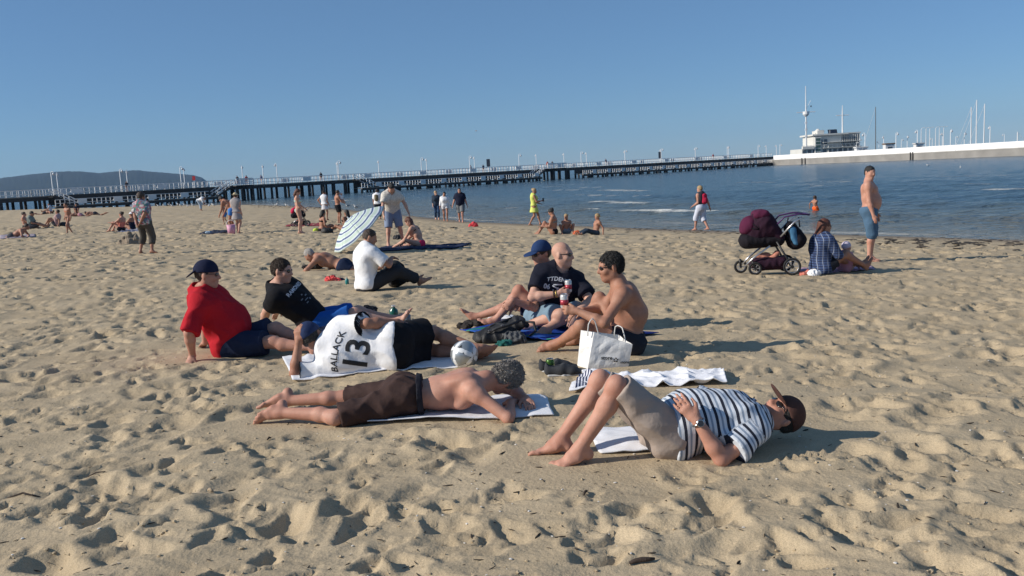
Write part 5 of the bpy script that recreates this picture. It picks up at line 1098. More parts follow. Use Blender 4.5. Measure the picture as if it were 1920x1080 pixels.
    person('shirtless man in blue swim shorts bending over the mat', B, 'tan', [('swim_shorts', B.shorts(leg=.4, t=.014), C('swim_blue', (.05, .18, .5)))], 'short', 'black', h=.014)
    B = fig(447, 437, 10, S=.95, bust=.9, hips=1.08, **walk(.12), hl=(-.2, .05, .85), hr=(.2, .05, .85))
    person('woman in a grey dress and straw hat seen from behind', B, 'fair', [('dress_top', B.shirt(sleeve=0, t=.014, hem=0), C('dress_grey', (.34, .31, .31))), ('dress_skirt', B.skirt(.42, .1, .13, .21), C('dress_grey', (.34, .31, .31)))], 'short', 'brown', h=.014, hat=('sunhat', C('straw', (.60, .50, .32)), C('straw', (.60, .50, .32))))
    B = fig(424, 421, 270, S=.62, headS=1.25, **walk(.12), up=(0, .2, 1))
    person('child in blue swim shorts standing behind the bending man', B, 'tan', [('swim_shorts', B.shorts(leg=.6), C('swim_blue', (.05, .18, .5)))], 'short', 'brown', h=.014)
    B = fig(228, 434, 280, S=.95, bust=1, g=1.02, **dict(SITUP, up=(0, -.2, 1)), face=(0, 1, 0))
    person('woman in a coral top hugging her knees, hair in a bun', B, 'rosy', [('top', B.band(.06, .34, .010), C('coral_top', (.7, .2, .14))), ('shorts', B.shorts(leg=.2), BLACK)], 'bun', 'brown', h=.014)
    B = fig(248, 431, 285, S=.95, bust=1, g=1.1, **dict(SITUP, up=(0, -.15, 1)), face=(0, 1, 0))
    person('woman in a white hat and navy swimsuit sitting beside the coral top', B, 'tan', [('swimsuit', B.band(-.16, .34, .010), C('dk_navy', (.012, .015, .035)))], None, h=.014, hat=('sunhat', WHITE, WHITE))
    B = fig(131, 437, 205, S=.80, g=.92, headS=1.05, **walk(.22), face=(.1, 1, 0))
    person('child in a brown swimsuit walking across the sand', B, 'tan', [('swim_bottom', B.band(-.14, .05, .01), C('taupe', (.12, .08, .06))), ('swim_top', B.band(.28, .36, .008), C('peach', (.5, .22, .14)))], 'short', 'brown', h=.013)
    B = fig(58, 429, 80, S=1.0, g=1.05, **dict(SITFWD, up=(0, .12, 1)))
    person('man in a grey t-shirt sitting with legs stretched out on the left', B, 'tan', [('t_shirt', B.shirt(sleeve=.8), C('greytee', (.17, .20, .19))), ('shorts', B.shorts(leg=.9), C('dkgrey', (.07, .07, .08)))], 'short', 'black', h=.015)
    B = fig(49, 429, 80, S=.95, bust=1, **dict(SITUP))
    person('person with suntanned back sitting behind the man in grey', B, 'rosy', [('shorts', B.shorts(leg=.3), BLACK)], 'bun', 'brown', h=.015)
    B = fig(106, 425, 262, S=.97, **dict(SITUP, up=(0, -.3, 1), hl=(-.3, -.2, .05), hr=(.3, .2, .3)))
    person('person in a pale pink top reclining beside a dark bag', B, 'tan', [('top', B.shirt(sleeve=.6), C('palepink', (.42, .28, .28))), ('shorts', B.shorts(leg=.5), C('dkgrey', (.07, .07, .08)))], 'short', 'brown', h=.015)
    B = fig(24, 446, 80, S=1.0, g=1.0, **prone(up=(0, .88, .45)))
    person('sunbather lying propped on elbows at the far left', B, 'tan', [('swim_shorts', B.shorts(leg=.3, t=.01), C('dkgrey', (.07, .07, .08)))], 'short', 'brown', h=.015)
    B = fig(376, 395, 100, S=1.0, pel=(0, -.1, .9), up=(0, .95, .35), head=(0, .9, -.2), face=(0, .3, -1), head_up=(0, 1, 0), fl=(-.12, 0, .08), fr=(.12, .1, .08), hl=(-.1, .55, .3), hr=(.1, .5, .3))
    person('person in white and pale jeans stooping near the gulls', B, 'tan', [('shirt', B.shirt(sleeve=1.4), WHITE), ('jeans', B.shorts(leg=1.8, t=.02), C('palejeans', (.35, .42, .5)))], 'short', 'brown', h=.022)
    for (px, py, a, kind, lab, col, S_) in ((95, 397, 260, SITFWD, 'sunbather in pale blue sitting near the pier', (.4, .45, .55), 1), (144, 400, 150, SITUP, 'dark swimsuit sunbather kneeling near the pier stairs', (.03, .03, .04), .95), (163, 389, 80, SITUP, 'person with arms raised sitting close to the pier', (.3, .16, .1), .95), (174, 388, 90, SITUP, 'small seated figure furthest right by the pier', (.35, .25, .2), .8)):
        B = fig(px, py, a, S=S_, **kind); person(lab, B, 'tan', [('top', B.shirt(sleeve=.5), C('c%d' % px, col))], 'short', 'brown', h=.024)
    for (px, py, a, lab, col) in ((85, 402, 80, 'sunbather in dark trunks lying flat at the left rear', (.05, .05, .06)), (150, 406, 265, 'sunbather in pink lying beside the dark swimsuit sunbather', (.5, .25, .28)), (178, 404, 265, 'sunbather in black and white lying behind the walking child', (.04, .04, .05))):
        B = fig(px, py, a, S=1.0, **prone(up=(0, 1, .12), head=(0, 1, .1), face=(.5, .3, -.8))); person(lab, B, 'tan', [('swimwear', B.shorts(leg=.4), C('l%d' % px, col))], 'short', 'brown', h=.024)
def bp_on(B, m, label, dx=0):
    """a small backpack worn on the back"""
    c = B.M-B.cf*.17*B.S+B.cu*.06+B.sl*dx; u, r, f = B.cu, B.sl, B.cf
    root = empty('backpack', c-u*.2, label, 'backpack'); o = c-u*.2
    me = sdf_mesh('pack_body', [cap(u*.08, u*.32, .075, .07, k=.03, wide=r, fac=1.6), cap(u*.1-f*.07, u*.2-f*.07, .04, k=.03, wide=r, fac=1.8)], .014); obj('pack_body', me, m, root)
    for sd in (-1, 1): MB().tube([u*.34+r*sd*.08+f*.05, B.N-o+r*sd*.10+B.cu*.03, B.N-o+r*sd*.12-B.cu*.12+f*.14, u*.1+r*sd*.13+f*.14], .014, 6).build('shoulder_strap', NYLON, root, smooth=True)
mid_people()
# mats, bags and small things among them
def slab(name, pts, m, label, cat='mat', **k): return sheet(name, [gxy(*p) for p in pts], m, label, cat, **dict(dict(n=(40, 20), wr=.02), **k))
slab('beach_mat', [(690, 472), (860, 466), (885, 458), (725, 462)], C('mat_navy', (.02, .03, .07)), 'navy beach mat in front of the bending man')
slab('beach_mat', [(1500, 516), (1640, 506), (1632, 498), (1500, 505)], C('mat_pink', (.42, .28, .36)), 'pale pink blanket under the plaid woman')
slab('beach_mat', [(370, 440), (424, 437), (432, 432), (385, 434)], C('mat_dark', (.03, .035, .06)), 'dark mat at the feet of the bending shirtless man')
slab('beach_mat', [(535, 425), (600, 424), (600, 419), (545, 420)], C('mat_red', (.28, .05, .06)), 'red mat beside the red pushchair')
slab('beach_mat', [(220, 436), (268, 434), (266, 429), (222, 430)], C('mat_grey', (.3, .3, .36)), 'grey mat under the woman in coral', rep=3)
slab('beach_mat', [(0, 449), (66, 445), (66, 439), (0, 442)], C('mat_pale', (.35, .3, .34)), 'pale mat under the sunbather at the far left')
crumple('clothes', 1528, 517, (.20, .12, .10), WHITE, 'white crumpled cloth in front of the plaid woman', seed=41, h=.012)
crumple('clothes', 1512, 516, (.16, .12, .09), C('salmon', (.6, .2, .15)), 'salmon crumpled cloth beside the pram wheel', seed=42, h=.012)
crumple('bag', 612, 436, (.36, .25, .26), NYLON, 'black bag in front of the dark haired woman', 'bag', seed=44, h=.018, amp=.01)
crumple('ball_bag', 592, 434, (.18, .15, .16), C('lime', (.55, .7, .1)), 'lime yellow bundle beside the black bag', 'bag', seed=45, h=.016, amp=.004)
crumple('bag', 888, 425, (.34, .25, .24), C('red_bag', (.6, .06, .07), .4), 'red bag lying alone near the water', 'bag', seed=46, h=.018, amp=.01)
crumple('clothes', 848, 429, (.60, .15, .05), C('dk_strip', (.05, .045, .04)), 'dark flat bundle left of the red bag', seed=47, h=.018, amp=.004)
crumple('bag', 121, 424, (.40, .25, .28), NYLON, 'black bag beside the reclining person in pink', 'bag', seed=48, h=.02, amp=.008)
crumple('clothes', 1082, 440, (.30, .2, .16), C('orange_cloth', (.6, .14, .06), .4), 'orange and dark clothes between the child and the boy', seed=49, h=.016)
crumple('clothes', 390, 438, (.3, .2, .12), C('sky_cloth', (.3, .4, .5)), 'pale blue cloth on the dark mat', seed=50, h=.02)
crumple('bag', 585, 506, (.36, .22, .13), NYLON, 'black bag under the propped up grey haired man', 'bag', seed=51, h=.014)
crumple('bag', 746, 449, (.2, .15, .18), NYLON, 'small dark bag behind the bending man', 'bag', seed=52, h=.018)
g = G(434.5, 439); g.z = H(g.x, g.y); root = empty('bucket', g, 'pink patterned bucket beside the straw hat woman', 'bucket')
MB().lathe([(.13, 0), (.17, .38), (.16, .38), (.12, .02)], 20).build('bucket_body', mat('pink_spots', (.62, .3, .42), .6, .4, 30), root, smooth=True); MB().tube([(-.165, 0, .37), (-.14, 0, .5), (0, 0, .56), (.14, 0, .5), (.165, 0, .37)], .01, 6).build('bucket_handle', WHITE, root)
# sandcastle
g = G(244, 458); g.z = H(g.x, g.y); rg = random.Random(5); pr = []
for (x, y, r, hh) in ((0, 0, .2, .34), (-.2, .05, .16, .2), (.22, 0, .18, .26), (.05, -.15, .15, .14), (-.32, 0, .12, .1), (.36, .05, .12, .12)): pr.append(cap((x, y, -.05), (x*.96, y, hh), r, r*.42, k=.06))
o = obj('sandcastle', sdf_mesh('sandcastle', pr, .014, [(.025, 16, 3, 1), (.01, 50, 4)]), mat('damp_sand', (.24, .19, .14), .95, .2, 30, .5, 60), None, g); tag(o, 'lumpy damp sandcastle beside the floral blouse woman', 'sandcastle')
# ---------------------------------------------------------------- parasol
def parasol():
    g = G(627, 474); axis = Vector((-.60, -.24, .76)).normalized(); x = Vector((.76, .1, .64)); x = (x-axis*x.dot(axis)).normalized(); y = axis.cross(x); Rr, dep = .84, .36
    g.z = H(g.x, g.y); c = x*Rr+Vector((0, 0, .02)); root = empty('parasol', g, 'blue and green striped beach parasol tilted on the sand', 'parasol')
    m = stripes('parasol_stripes', [(.50, .60, .52), (.62, .68, .70), (.09, .13, .25), (.62, .68, .70)], [0, .42, .62, .86])
    n8 = 8
    for k in range(n8):
        v, f, at = [], [], []; ns, na = 14, 7
        for i in range(ns+1):
            s = i/ns
            for j in range(na+1):
                u = j/na; a = 2*math.pi*(k+u)/n8; chord = math.cos(math.pi/n8)/math.cos(2*math.pi/n8*(u-.5)); r = Rr*s*(1-(1-chord)*.8)
                hgt = dep*(1-s**1.75)-.03*math.sin(u*math.pi)*s; p = c+(x*math.cos(a)+y*math.sin(a))*r+axis*hgt; v.append(p); at.append(s*5.0+.1)
        for i in range(ns):
            for j in range(na): q = i*(na+1)+j; f.append((q, q+1, q+na+2, q+na+1))
        me = mesh_np('canopy_panel', np.array(v), np.array(f)); fattr(me, 'stripe', np.array(at)); o = obj('canopy_panel', me, m, root); md = o.modifiers.new('s', 'SOLIDIFY'); md.thickness = .003
        a = 2*math.pi*k/n8; MB().tube([c+axis*(dep-.02)]+[c+(x*math.cos(a)+y*math.sin(a))*Rr*s*.99+axis*(dep*(1-s**1.75)-.012) for s in (.35, .7, 1)], .005, 5).build('rib', mat('rib_steel', (.5, .5, .5), .3, metal=1), root)
    MB().tube([c+axis*(dep+.06), c-axis*.75], .014, 8).build('pole', mat('white_metal', (.75, .75, .75), .4), root); MB().tube([c+axis*(dep-.0), c+axis*(dep+.07)], [.03, .008], 8).build('finial', mat('white_metal', (.75, .75, .75), .4), root)
parasol()
# ---------------------------------------------------------------- prams
def wheel(root, c, r, w_, hubm):
    tyre = mat('tyre', (.012, .012, .013), .8); q = [Vector((r*math.cos(a), 0, r*math.sin(a))) for a in np.linspace(0, 2*math.pi, 28, endpoint=False)]
    t = MB().tube(q, w_, 8, closed=True).build('wheel', tyre, root, c, smooth=True)
    MB().tube([p*.82 for p in q], w_*.4, 6, closed=True).build('rim', hubm, t, smooth=True); s = MB()
    for k in range(6): a = k*math.pi/3; s.bar((0, 0, 0), (r*.8*math.cos(a), 0, r*.8*math.sin(a)), .018, .012)
    s.build('spokes', hubm, t); MB().tube([(0, -w_*1.3, 0), (0, w_*1.3, 0)], r*.22, 12).build('hub', tyre, t)
def pram(px, py, label, main, panel, rot=0.0, sc=1.0, handle=None, bag=True):
    g = G(px, py); g.z = H(g.x, g.y)+.005; root = empty('pram', g, label, 'pram', None, rot); root.scale = (sc, sc, sc); bl = C('pram_black', (.012, .010, .014)); alu = mat('aluminium_tube', (.6, .6, .62), .3, metal=.9); blk = mat('black_frame', (.015, .015, .017), .5)
    L = lambda X, Z, Yv=0: Vector(((X-1445)/113, Yv, (512-Z)/113))
    def mk(nm, pr, mm, h=.014, fo=((.006, 22, 4, 1),)): return obj(nm, sdf_mesh(nm, pr, h, fo), mm, root)
    ax = ((1, 0, 0), (0, 1, 0), (0, 0, 1)); k = (.55, 0, .83); kk = (-.83, 0, .55)
    mk('carrycot', [cap(L(1404, 450), L(1458, 450), .13, .115, k=.04, wide=(0, 1, 0), fac=1.5), plane(L(1430, 436), (0, 0, 1))], bl)
    mk('hood', [ell(L(1424, 430), (k, (0, 1, 0), kk), (.25, .20, .225), k=.05), cap(L(1436, 416), L(1460, 446), .13, .10, k=.14, wide=(0, 1, 0), fac=1.7), plane(L(1424, 452), (.1, 0, -1))], main)
    mk('hood_flap', [ell(L(1407, 423), (k, (0, 1, 0), kk), (.17, .19, .13), k=.02)], panel); mk('hood_top', [cap(L(1421, 404, -.13), L(1421, 404, .13), .06, k=.06), cap(L(1436, 403, -.13), L(1436, 403, .13), .06, k=.06), cap(L(1428, 404, -.13), L(1428, 404, .13), .065, k=.06)], panel)
    for ang in (.25, .75, 1.25):
        cc = L(1424, 430); d_ = Vector((-math.cos(ang), 0, math.sin(ang))); MB().tube([cc+d_*.255*math.cos(t)+Vector((0, 1, 0))*.208*math.sin(t) for t in np.linspace(-1.5, 1.5, 11)], .009, 6).build('hood_rib', bl, root, smooth=True)
    for s in (-1, 1):
        MB().tube([L(1459, 444, s*.2), L(1483, 419, s*.2), L(1496, 411, s*.2)], .014, 8).build('push_tube', alu, root, smooth=True); MB().tube([L(1454, 421, s*.21), L(1466, 409, s*.22), L(1490, 405, s*.22), L(1508, 407, s*.2)], .013, 8).build('handle_arm', handle or main, root, smooth=True)
        MB().tube([L(1441, 459, s*.2), L(1412, 480, s*.17), L(1398, 494, s*.16)], .015, 8).build('frame_tube', alu, root, smooth=True); MB().tube([L(1452, 452, s*.22), L(1468, 480, s*.24), L(1476.7, 501, s*.26)], .016, 8).build('frame_leg', blk, root, smooth=True)
        wheel(root, L(1477, 496.8, s*.27), .122, .017, alu); wheel(root, L(1405+s*10*-1, 499, s*.17), .088, .020, alu)
        MB().tube([L(1405+s*10*-1, 499, s*.17), L(1402+s*8*-1, 485, s*.16)], .02, 8).build('fork', blk, root, smooth=True)
    MB().tube([L(1508, 407, -.2), L(1511, 408, 0), L(1508, 407, .2)], .017, 8).build('handle_bar', handle or main, root, smooth=True)
    mk('basket', [cap(L(1420, 492), L(1462, 490), .12, .13, k=.04, wide=(0, 1, 0), fac=1.4), plane(L(1440, 481), (0, 0, 1)), plane(L(1440, 507), (0, 0, -1))], main)
    mk('basket_contents', [cap(L(1424, 480), L(1440, 478), .05, k=.03), cap(L(1448, 482, -.05), L(1456, 474, -.05), .045, k=.02)], mat('basket_stuff', (.5, .2, .14), .8, .6, 14))
    if bag:
        b = mk('hanging_bag', [cap(L(1480, 430, -.02), L(1492, 452, -.02), .10, .14, k=.04, wide=(0, 1, 0), fac=1.4), cap(L(1486, 450), L(1488, 455), .13, k=.04)], bl)
        mk('blue_cloth', [cap(L(1480, 432, -.17), L(1486, 456, -.17), .045, .04, k=.03, wide=(1, 0, 0), fac=1.3)], C('pram_blue', (.06, .17, .3)))
        for s in (-1, 1): MB().tube([L(1486+s*9, 412, 0), L(1486+s*11, 430, 0)], .01, 6).build('bag_strap', bl, root)
    return root
pram(1445, 514, 'dark purple pram with black carrycot and hanging bag', C('plum_dark', (.028, .010, .022), .3), C('plum', (.085, .014, .042), .25), rot=-.12, handle=mat('purple_grip', (.06, .02, .10), .5))
pram(566, 425, 'red pushchair behind the slim girl in a bikini', C('push_dark', (.02, .02, .026)), C('push_red', (.55, .02, .08)), rot=.15, sc=.95, handle=mat('grey_grip', (.25, .25, .27), .5), bag=False)

# ---------------------------------------------------------------- pier
PA = 207.5; PS = .889; PD = Vector((1, PS, 0)).normalized(); PN = Vector((PS, -1, 0)).normalized()   # along the pier, and towards the beach
def pier_at(px, off=0, z=0):
    """point on the pier axis seen in image column px, moved off metres towards the beach"""
    yh = 375-.0552*px; r = ray(px, yh); t = r.x/r.y; Y = PA/(1-PS*t); return Vector((t*Y, Y, z))+PN*off
ZD, ZL = 1.72, -.05
WP = mat('white_paint', (.72, .72, .72), .6, .1, 3); TIMB = mat('dark_timber', (.040, .036, .034), .9, .4, 1.2, .4, 6); DECK = mat('deck_timber', (.20, .17, .14), .9, .3, 1.5)
pier = empty('pier', pier_at(500), 'long dark timber pier with white railings running out to sea', 'pier'); PO = pier.location.copy()
s0 = (pier_at(-120)-PO).dot(PD); s1 = (pier_at(1432)-PO).dot(PD); RZ = math.atan2(PD.y, PD.x)
def on(s, off, z): return PD*s+PN*off+Vector((0, 0, z))
m_ = MB(); m_.bar(on(s0, 0, ZD-.06), on(s1, 0, ZD-.06), 8.6, .12); m_.build('deck', DECK, pier)
for off in (4.25, 1.4, -1.4, -4.25): MB().bar(on(s0, off, ZD-.42), on(s1, off, ZD-.42), .34, .58).build('girder', TIMB, pier)
pile_me = MB().lathe([(.25, 0), (.22, 4.6)], 8).build('pile', TIMB, pier); pile_me.location = on(s0, 4.1, ZD-5.2); pm = pile_me.data; brace_me = None
def copy_part(name, me, m, loc, rz=RZ, parent=pier):
    o = bpy.data.objects.new(name, me); COL.objects.link(o); o.parent = parent; o.location = loc; o.rotation_euler = (0, 0, rz); return o
s = s0+2.6; row = 0
while s < s1:
    for off in ((4.1, -.5, -4.1) if row % 2 else (4.1, 1.2, -4.1)): copy_part('pile', pm, TIMB, on(s+random.uniform(-.15, .15), off, ZD-5.2))
    row += 1; s += 2.6 if s < (pier_at(1060)-PO).dot(PD) else 3.6
# railings: one mesh per kind of section
def rail_mesh(L, solid, hgt=1.05, npk=4):
    b = MB()
    for x in (0, L/2): b.box((x, 0, hgt/2), (.10, .10, hgt))
    for z in (.4, hgt): b.box((L/2, 0, z), (L, .06, .07))
    if solid: b.box((L*.42, -.16, .55), (L*.5, .10, .72)); b.box((L*.42, .12, .45), (L*.5, .5, .08))
    else:
        for k in range(1, npk): b.box((L*k/npk, 0, hgt*.55), (.07, .10, hgt*.8))
    o = b.build('railing', WP, pier); me = o.data; bpy.data.objects.remove(o); return me
RM = [rail_mesh(3.4, False), rail_mesh(3.4, True)]; LM = [rail_mesh(2.7, False, .95), rail_mesh(2.7, True, .95)]
s = s0; k = 0
while s < s1-3:
    for off in (4.3, -4.3): copy_part('railing', RM[1 if (k % 4 == 1) else 0], WP, on(s, off, ZD), RZ if off > 0 else RZ)
    s += 3.4; k += 1
for (a, b_) in ((78, 382), (640, 975), (1052, 1428)):
    sa, sb = (pier_at(a)-PO).dot(PD), (pier_at(b_)-PO).dot(PD); zl = ZL+(.12 if a < 100 else 0)
    MB().bar(on(sa, 5.9, zl-.06), on(sb, 5.9, zl-.06), 3.2, .12).build('lower_walkway', DECK, pier); MB().bar(on(sa, 7.4, zl-.3), on(sb, 7.4, zl-.3), .3, .36).build('girder', TIMB, pier); MB().bar(on(sa, 4.6, zl+.9), on(sb, 4.6, zl+.9), .1, 1.5).build('back_boarding', TIMB, pier)
    s = sa; k = 0
    while s < sb-2.6:
        copy_part('railing', LM[k % 2], WP, on(s, 7.4, zl)); copy_part('pile', pm, TIMB, on(s, 7.35, zl-4.8)); s += 2.7; k += 1
def stair(px, dirn):
    """white railed steps from the upper deck down to the lower walkway"""
    s_ = (pier_at(px)-PO).dot(PD); n = 9; b = MB(); w_ = MB()
    for i in range(n): z = ZD-(ZD-ZL)*(i+1)/n; b.box(on(s_+dirn*(.35*i), 5.9, z), (.42, 2.6, .08), rz=RZ)
    for off in (4.7, 7.1):
        e = on(s_+dirn*.35*n, off, ZL); a = on(s_, off, ZD); b.bar(a, e, .12, .3)
        for z in (.5, .95): w_.bar(a+Vector((0, 0, z)), e+Vector((0, 0, z)), .10, .12)
        for i in range(0, n+1, 2): p = a.lerp(e, i/n); w_.bar(p, p+Vector((0, 0, 1.0)), .1)
    o = b.build('stairs', TIMB, pier); w_.build('stair_railing', WP, o)
stair(78, 1); stair(405, -1); stair(640, 1); stair(985, -1)
def bay(px0, px1):
    a, b_ = (pier_at(px0)-PO).dot(PD), (pier_at(px1)-PO).dot(PD); p = MB().bar(on(a, 5.9, ZD-.05), on(b_, 5.9, ZD-.05), 3.6, .2).build('viewing_bay', TIMB, pier); w_ = MB()
    for z in (.3, .6, .9, 1.15): w_.bar(on(a, 7.6, ZD+z), on(b_, 7.6, ZD+z), .1, .16)
    for k in range(5): q = on(a+(b_-a)*k/4, 7.6, ZD); w_.bar(q, q+Vector((0, 0, 1.2)), .14)
    w_.build('bay_railing', WP, p)
    for k in range(4):
        copy_part('pile', pm, TIMB, on(a+(b_-a)*k/3, 7.3, ZD-5.0))
bay(410, 440); bay(986, 1020)
# lamp posts
LAMPM = mat('lamp_white', (.70, .71, .72), .5)
def lamp_post(loc, label, group, hh=3.7, rz=0, proto=[None]):
    if proto[0] is None:
        r = empty('lamp_post', loc, label, 'lamp post', group); MB().tube([(0, 0, 0), (0, 0, .5), (0, 0, 3.6)], [.12, .08, .06], 8).build('post', LAMPM, r, smooth=True)
        MB().tube([(0, 0, 3.5), (.15, 0, 3.72), (.42, 0, 3.7), (.5, 0, 3.55)], .035, 6).build('arm', LAMPM, r, smooth=True); MB().lathe([(.06, 3.55), (.19, 3.42), (.21, 3.28), (.12, 3.15), (.03, 3.12)], 12, Matrix.Translation((.5, 0, 0))).build('lantern', mat('lantern_glass', (.55, .56, .58), .2), r, smooth=True); proto[0] = r
    else:
        r = proto[0].copy(); COL.objects.link(r); r.location = loc
        for ch in proto[0].children: c = ch.copy(); COL.objects.link(c); c.parent = r
        tag(r, label, 'lamp post', group)
    r.rotation_euler = (0, 0, rz); k = hh/3.7; r.scale = (max(k, .9), max(k, .9), k); return r
near = (88, 214, 325, 503, 617, 771, 861, 953, 1069, 1151, 1219, 1283, 1343, 1401, 1442); farr = (124, 256, 364, 474, 513, 653, 731, 821, 911, 1027, 1079, 1121, 1193, 1260, 1325, 1387, 1457, 1476)
for px in near: lamp_post(pier_at(px, 3.9, ZD), 'white lamp post on the near edge of the pier deck', 'lamp posts on the near edge of the pier', rz=RZ+R(90) if px == 503 else RZ-R(60))
for px in farr: lamp_post(pier_at(px, -3.9, ZD), 'white lamp post on the far edge of the pier deck', 'lamp posts on the far edge of the pier', rz=RZ+R(60))
def sign_board(px, off, z0, w_, h_, m, label):
    p = pier_at(px, off, ZD); r = empty('sign_board', p, label, 'sign'); MB().bar((0, 0, 0), (0, 0, z0+h_), .1).build('post', LAMPM, r); MB().box((0, -.08, z0+h_/2), (w_, .08, h_)).build('board', m, r)
sign_board(353, 3, 1.3, .5, .75, mat('sign_red', (.5, .03, .03), .5), 'red board on the pier above the wooden steps'); sign_board(906, 2, 1.2, .8, 1.7, mat('sign_dark', (.03, .04, .06), .5), 'dark narrow board standing on the middle of the pier'); sign_board(1227, 2, 1.2, .8, 1.7, mat('sign_dark', (.03, .04, .06), .5), 'dark narrow board on the outer part of the pier')
wk = [(415, 'on the railed bay by the left stairs', (.03, .03, .05)), (432, 'at the right end of the railed bay', (.3, .05, .05)), (230, 'above the lower walkway', (.04, .04, .05)), (480, 'between two lamp posts left of the slim girl', (.1, .12, .2)), (590, 'above the tall timber piles', (.05, .05, .06)), (872, 'left of the dark narrow board', (.4, .4, .4)), (889, 'nearest the dark narrow board', (.05, .06, .1)), (990, 'on the outer railed bay', (.4, .08, .06)), (1003, 'in the middle of the outer railed bay', (.06, .06, .08)), (1117, 'on the outer pier', (.07, .08, .12)), (1325, 'near the seaward end of the pier', (.3, .06, .05))]
for i, (px, wh, col) in enumerate(wk):
    p = pier_at(px, 3.0+random.uniform(-1, 1)+(3 if 410 <= px <= 440 or 986 <= px <= 1020 else 0), ZD); B = Body(pelvis=p+Vector((0, 0, .93)), up=(0, 0, 1), right=(random.choice((-1, 1)), random.uniform(-.5, .5), 0), fl=p+Vector((-.15, .1, .08)), fr=p+Vector((.15, -.1, .08)), g=1.05)
    person('tiny figure strolling on the pier '+wh, B, 'tan', [('clothes', B.shirt(sleeve=.8), C('w%d' % i, col))], 'short', 'brown', h=.045, group='people on the pier')
MW = mat('mast_white', (.72, .72, .72), .4)
# ---------------------------------------------------------------- breakwater, marina
def wl(px, Y): r = ray(px, 375-.0552*px); return Vector((r.x/r.y*Y, Y, 0))
bwA, bwB = wl(1422, 277), wl(1920, 183); bd = (bwB-bwA).normalized(); bn = Vector((bd.y, -bd.x, 0)); bn = bn if bn.y < 0 else -bn; bwC = bwB+bd*55
bw = empty('breakwater', bwA, 'long white topped concrete breakwater at the marina', 'breakwater'); q = lambda s, o, z: bd*s+bn*o+Vector((0, 0, z)); LB = (bwC-bwA).length
MB().bar(q(0, -4, -1.1), q(LB, -4, -1.1), 8.0, 3.6).build('concrete_wall', mat('concrete', (.27, .255, .235), .95, .4, .35, .4, 3), bw)
MB().bar(q(0, -.15, .62), q(LB, -.15, .62), .5, .18).build('ledge', mat('concrete_pale', (.45, .43, .39), .9, .2, .4), bw)
k = 0; sx = 7
while sx < LB-3:
    L = min(7.2, LB-sx); b = MB(); b.box((0, 0, 0), (L-.06, .5, 1.3)); o = b.build('parapet_block', mat('parapet_white', (.80, .80, .80), .7, .08, .3), bw, q(sx+L/2, -1.0, 1.38)); o.rotation_euler = (0, 0, math.atan2(bd.y, bd.x)); sx += 7.2; k += 1
for px in (1503, 1510, 1707, 1712):
    s_ = None
    for i in range(400):
        p = bwA+bd*(LB*i/400)
        if (p.x/p.y) >= wl(px, 100).x/100: s_ = LB*i/400; break
    MB().bar(q(s_, .15, -1.6), q(s_, .15, .9), .22).build('mooring_post', TIMB, bw)
quay = MB(); qa, qb = wl(1480, 300), wl(2000, 300); quay.box(((qa.x+qb.x)/2+12, 310, -.4), (qb.x-qa.x, 60, 3.2)); tag(quay.build('quay', mat('concrete', (.30, .275, .24))), kind='structure')
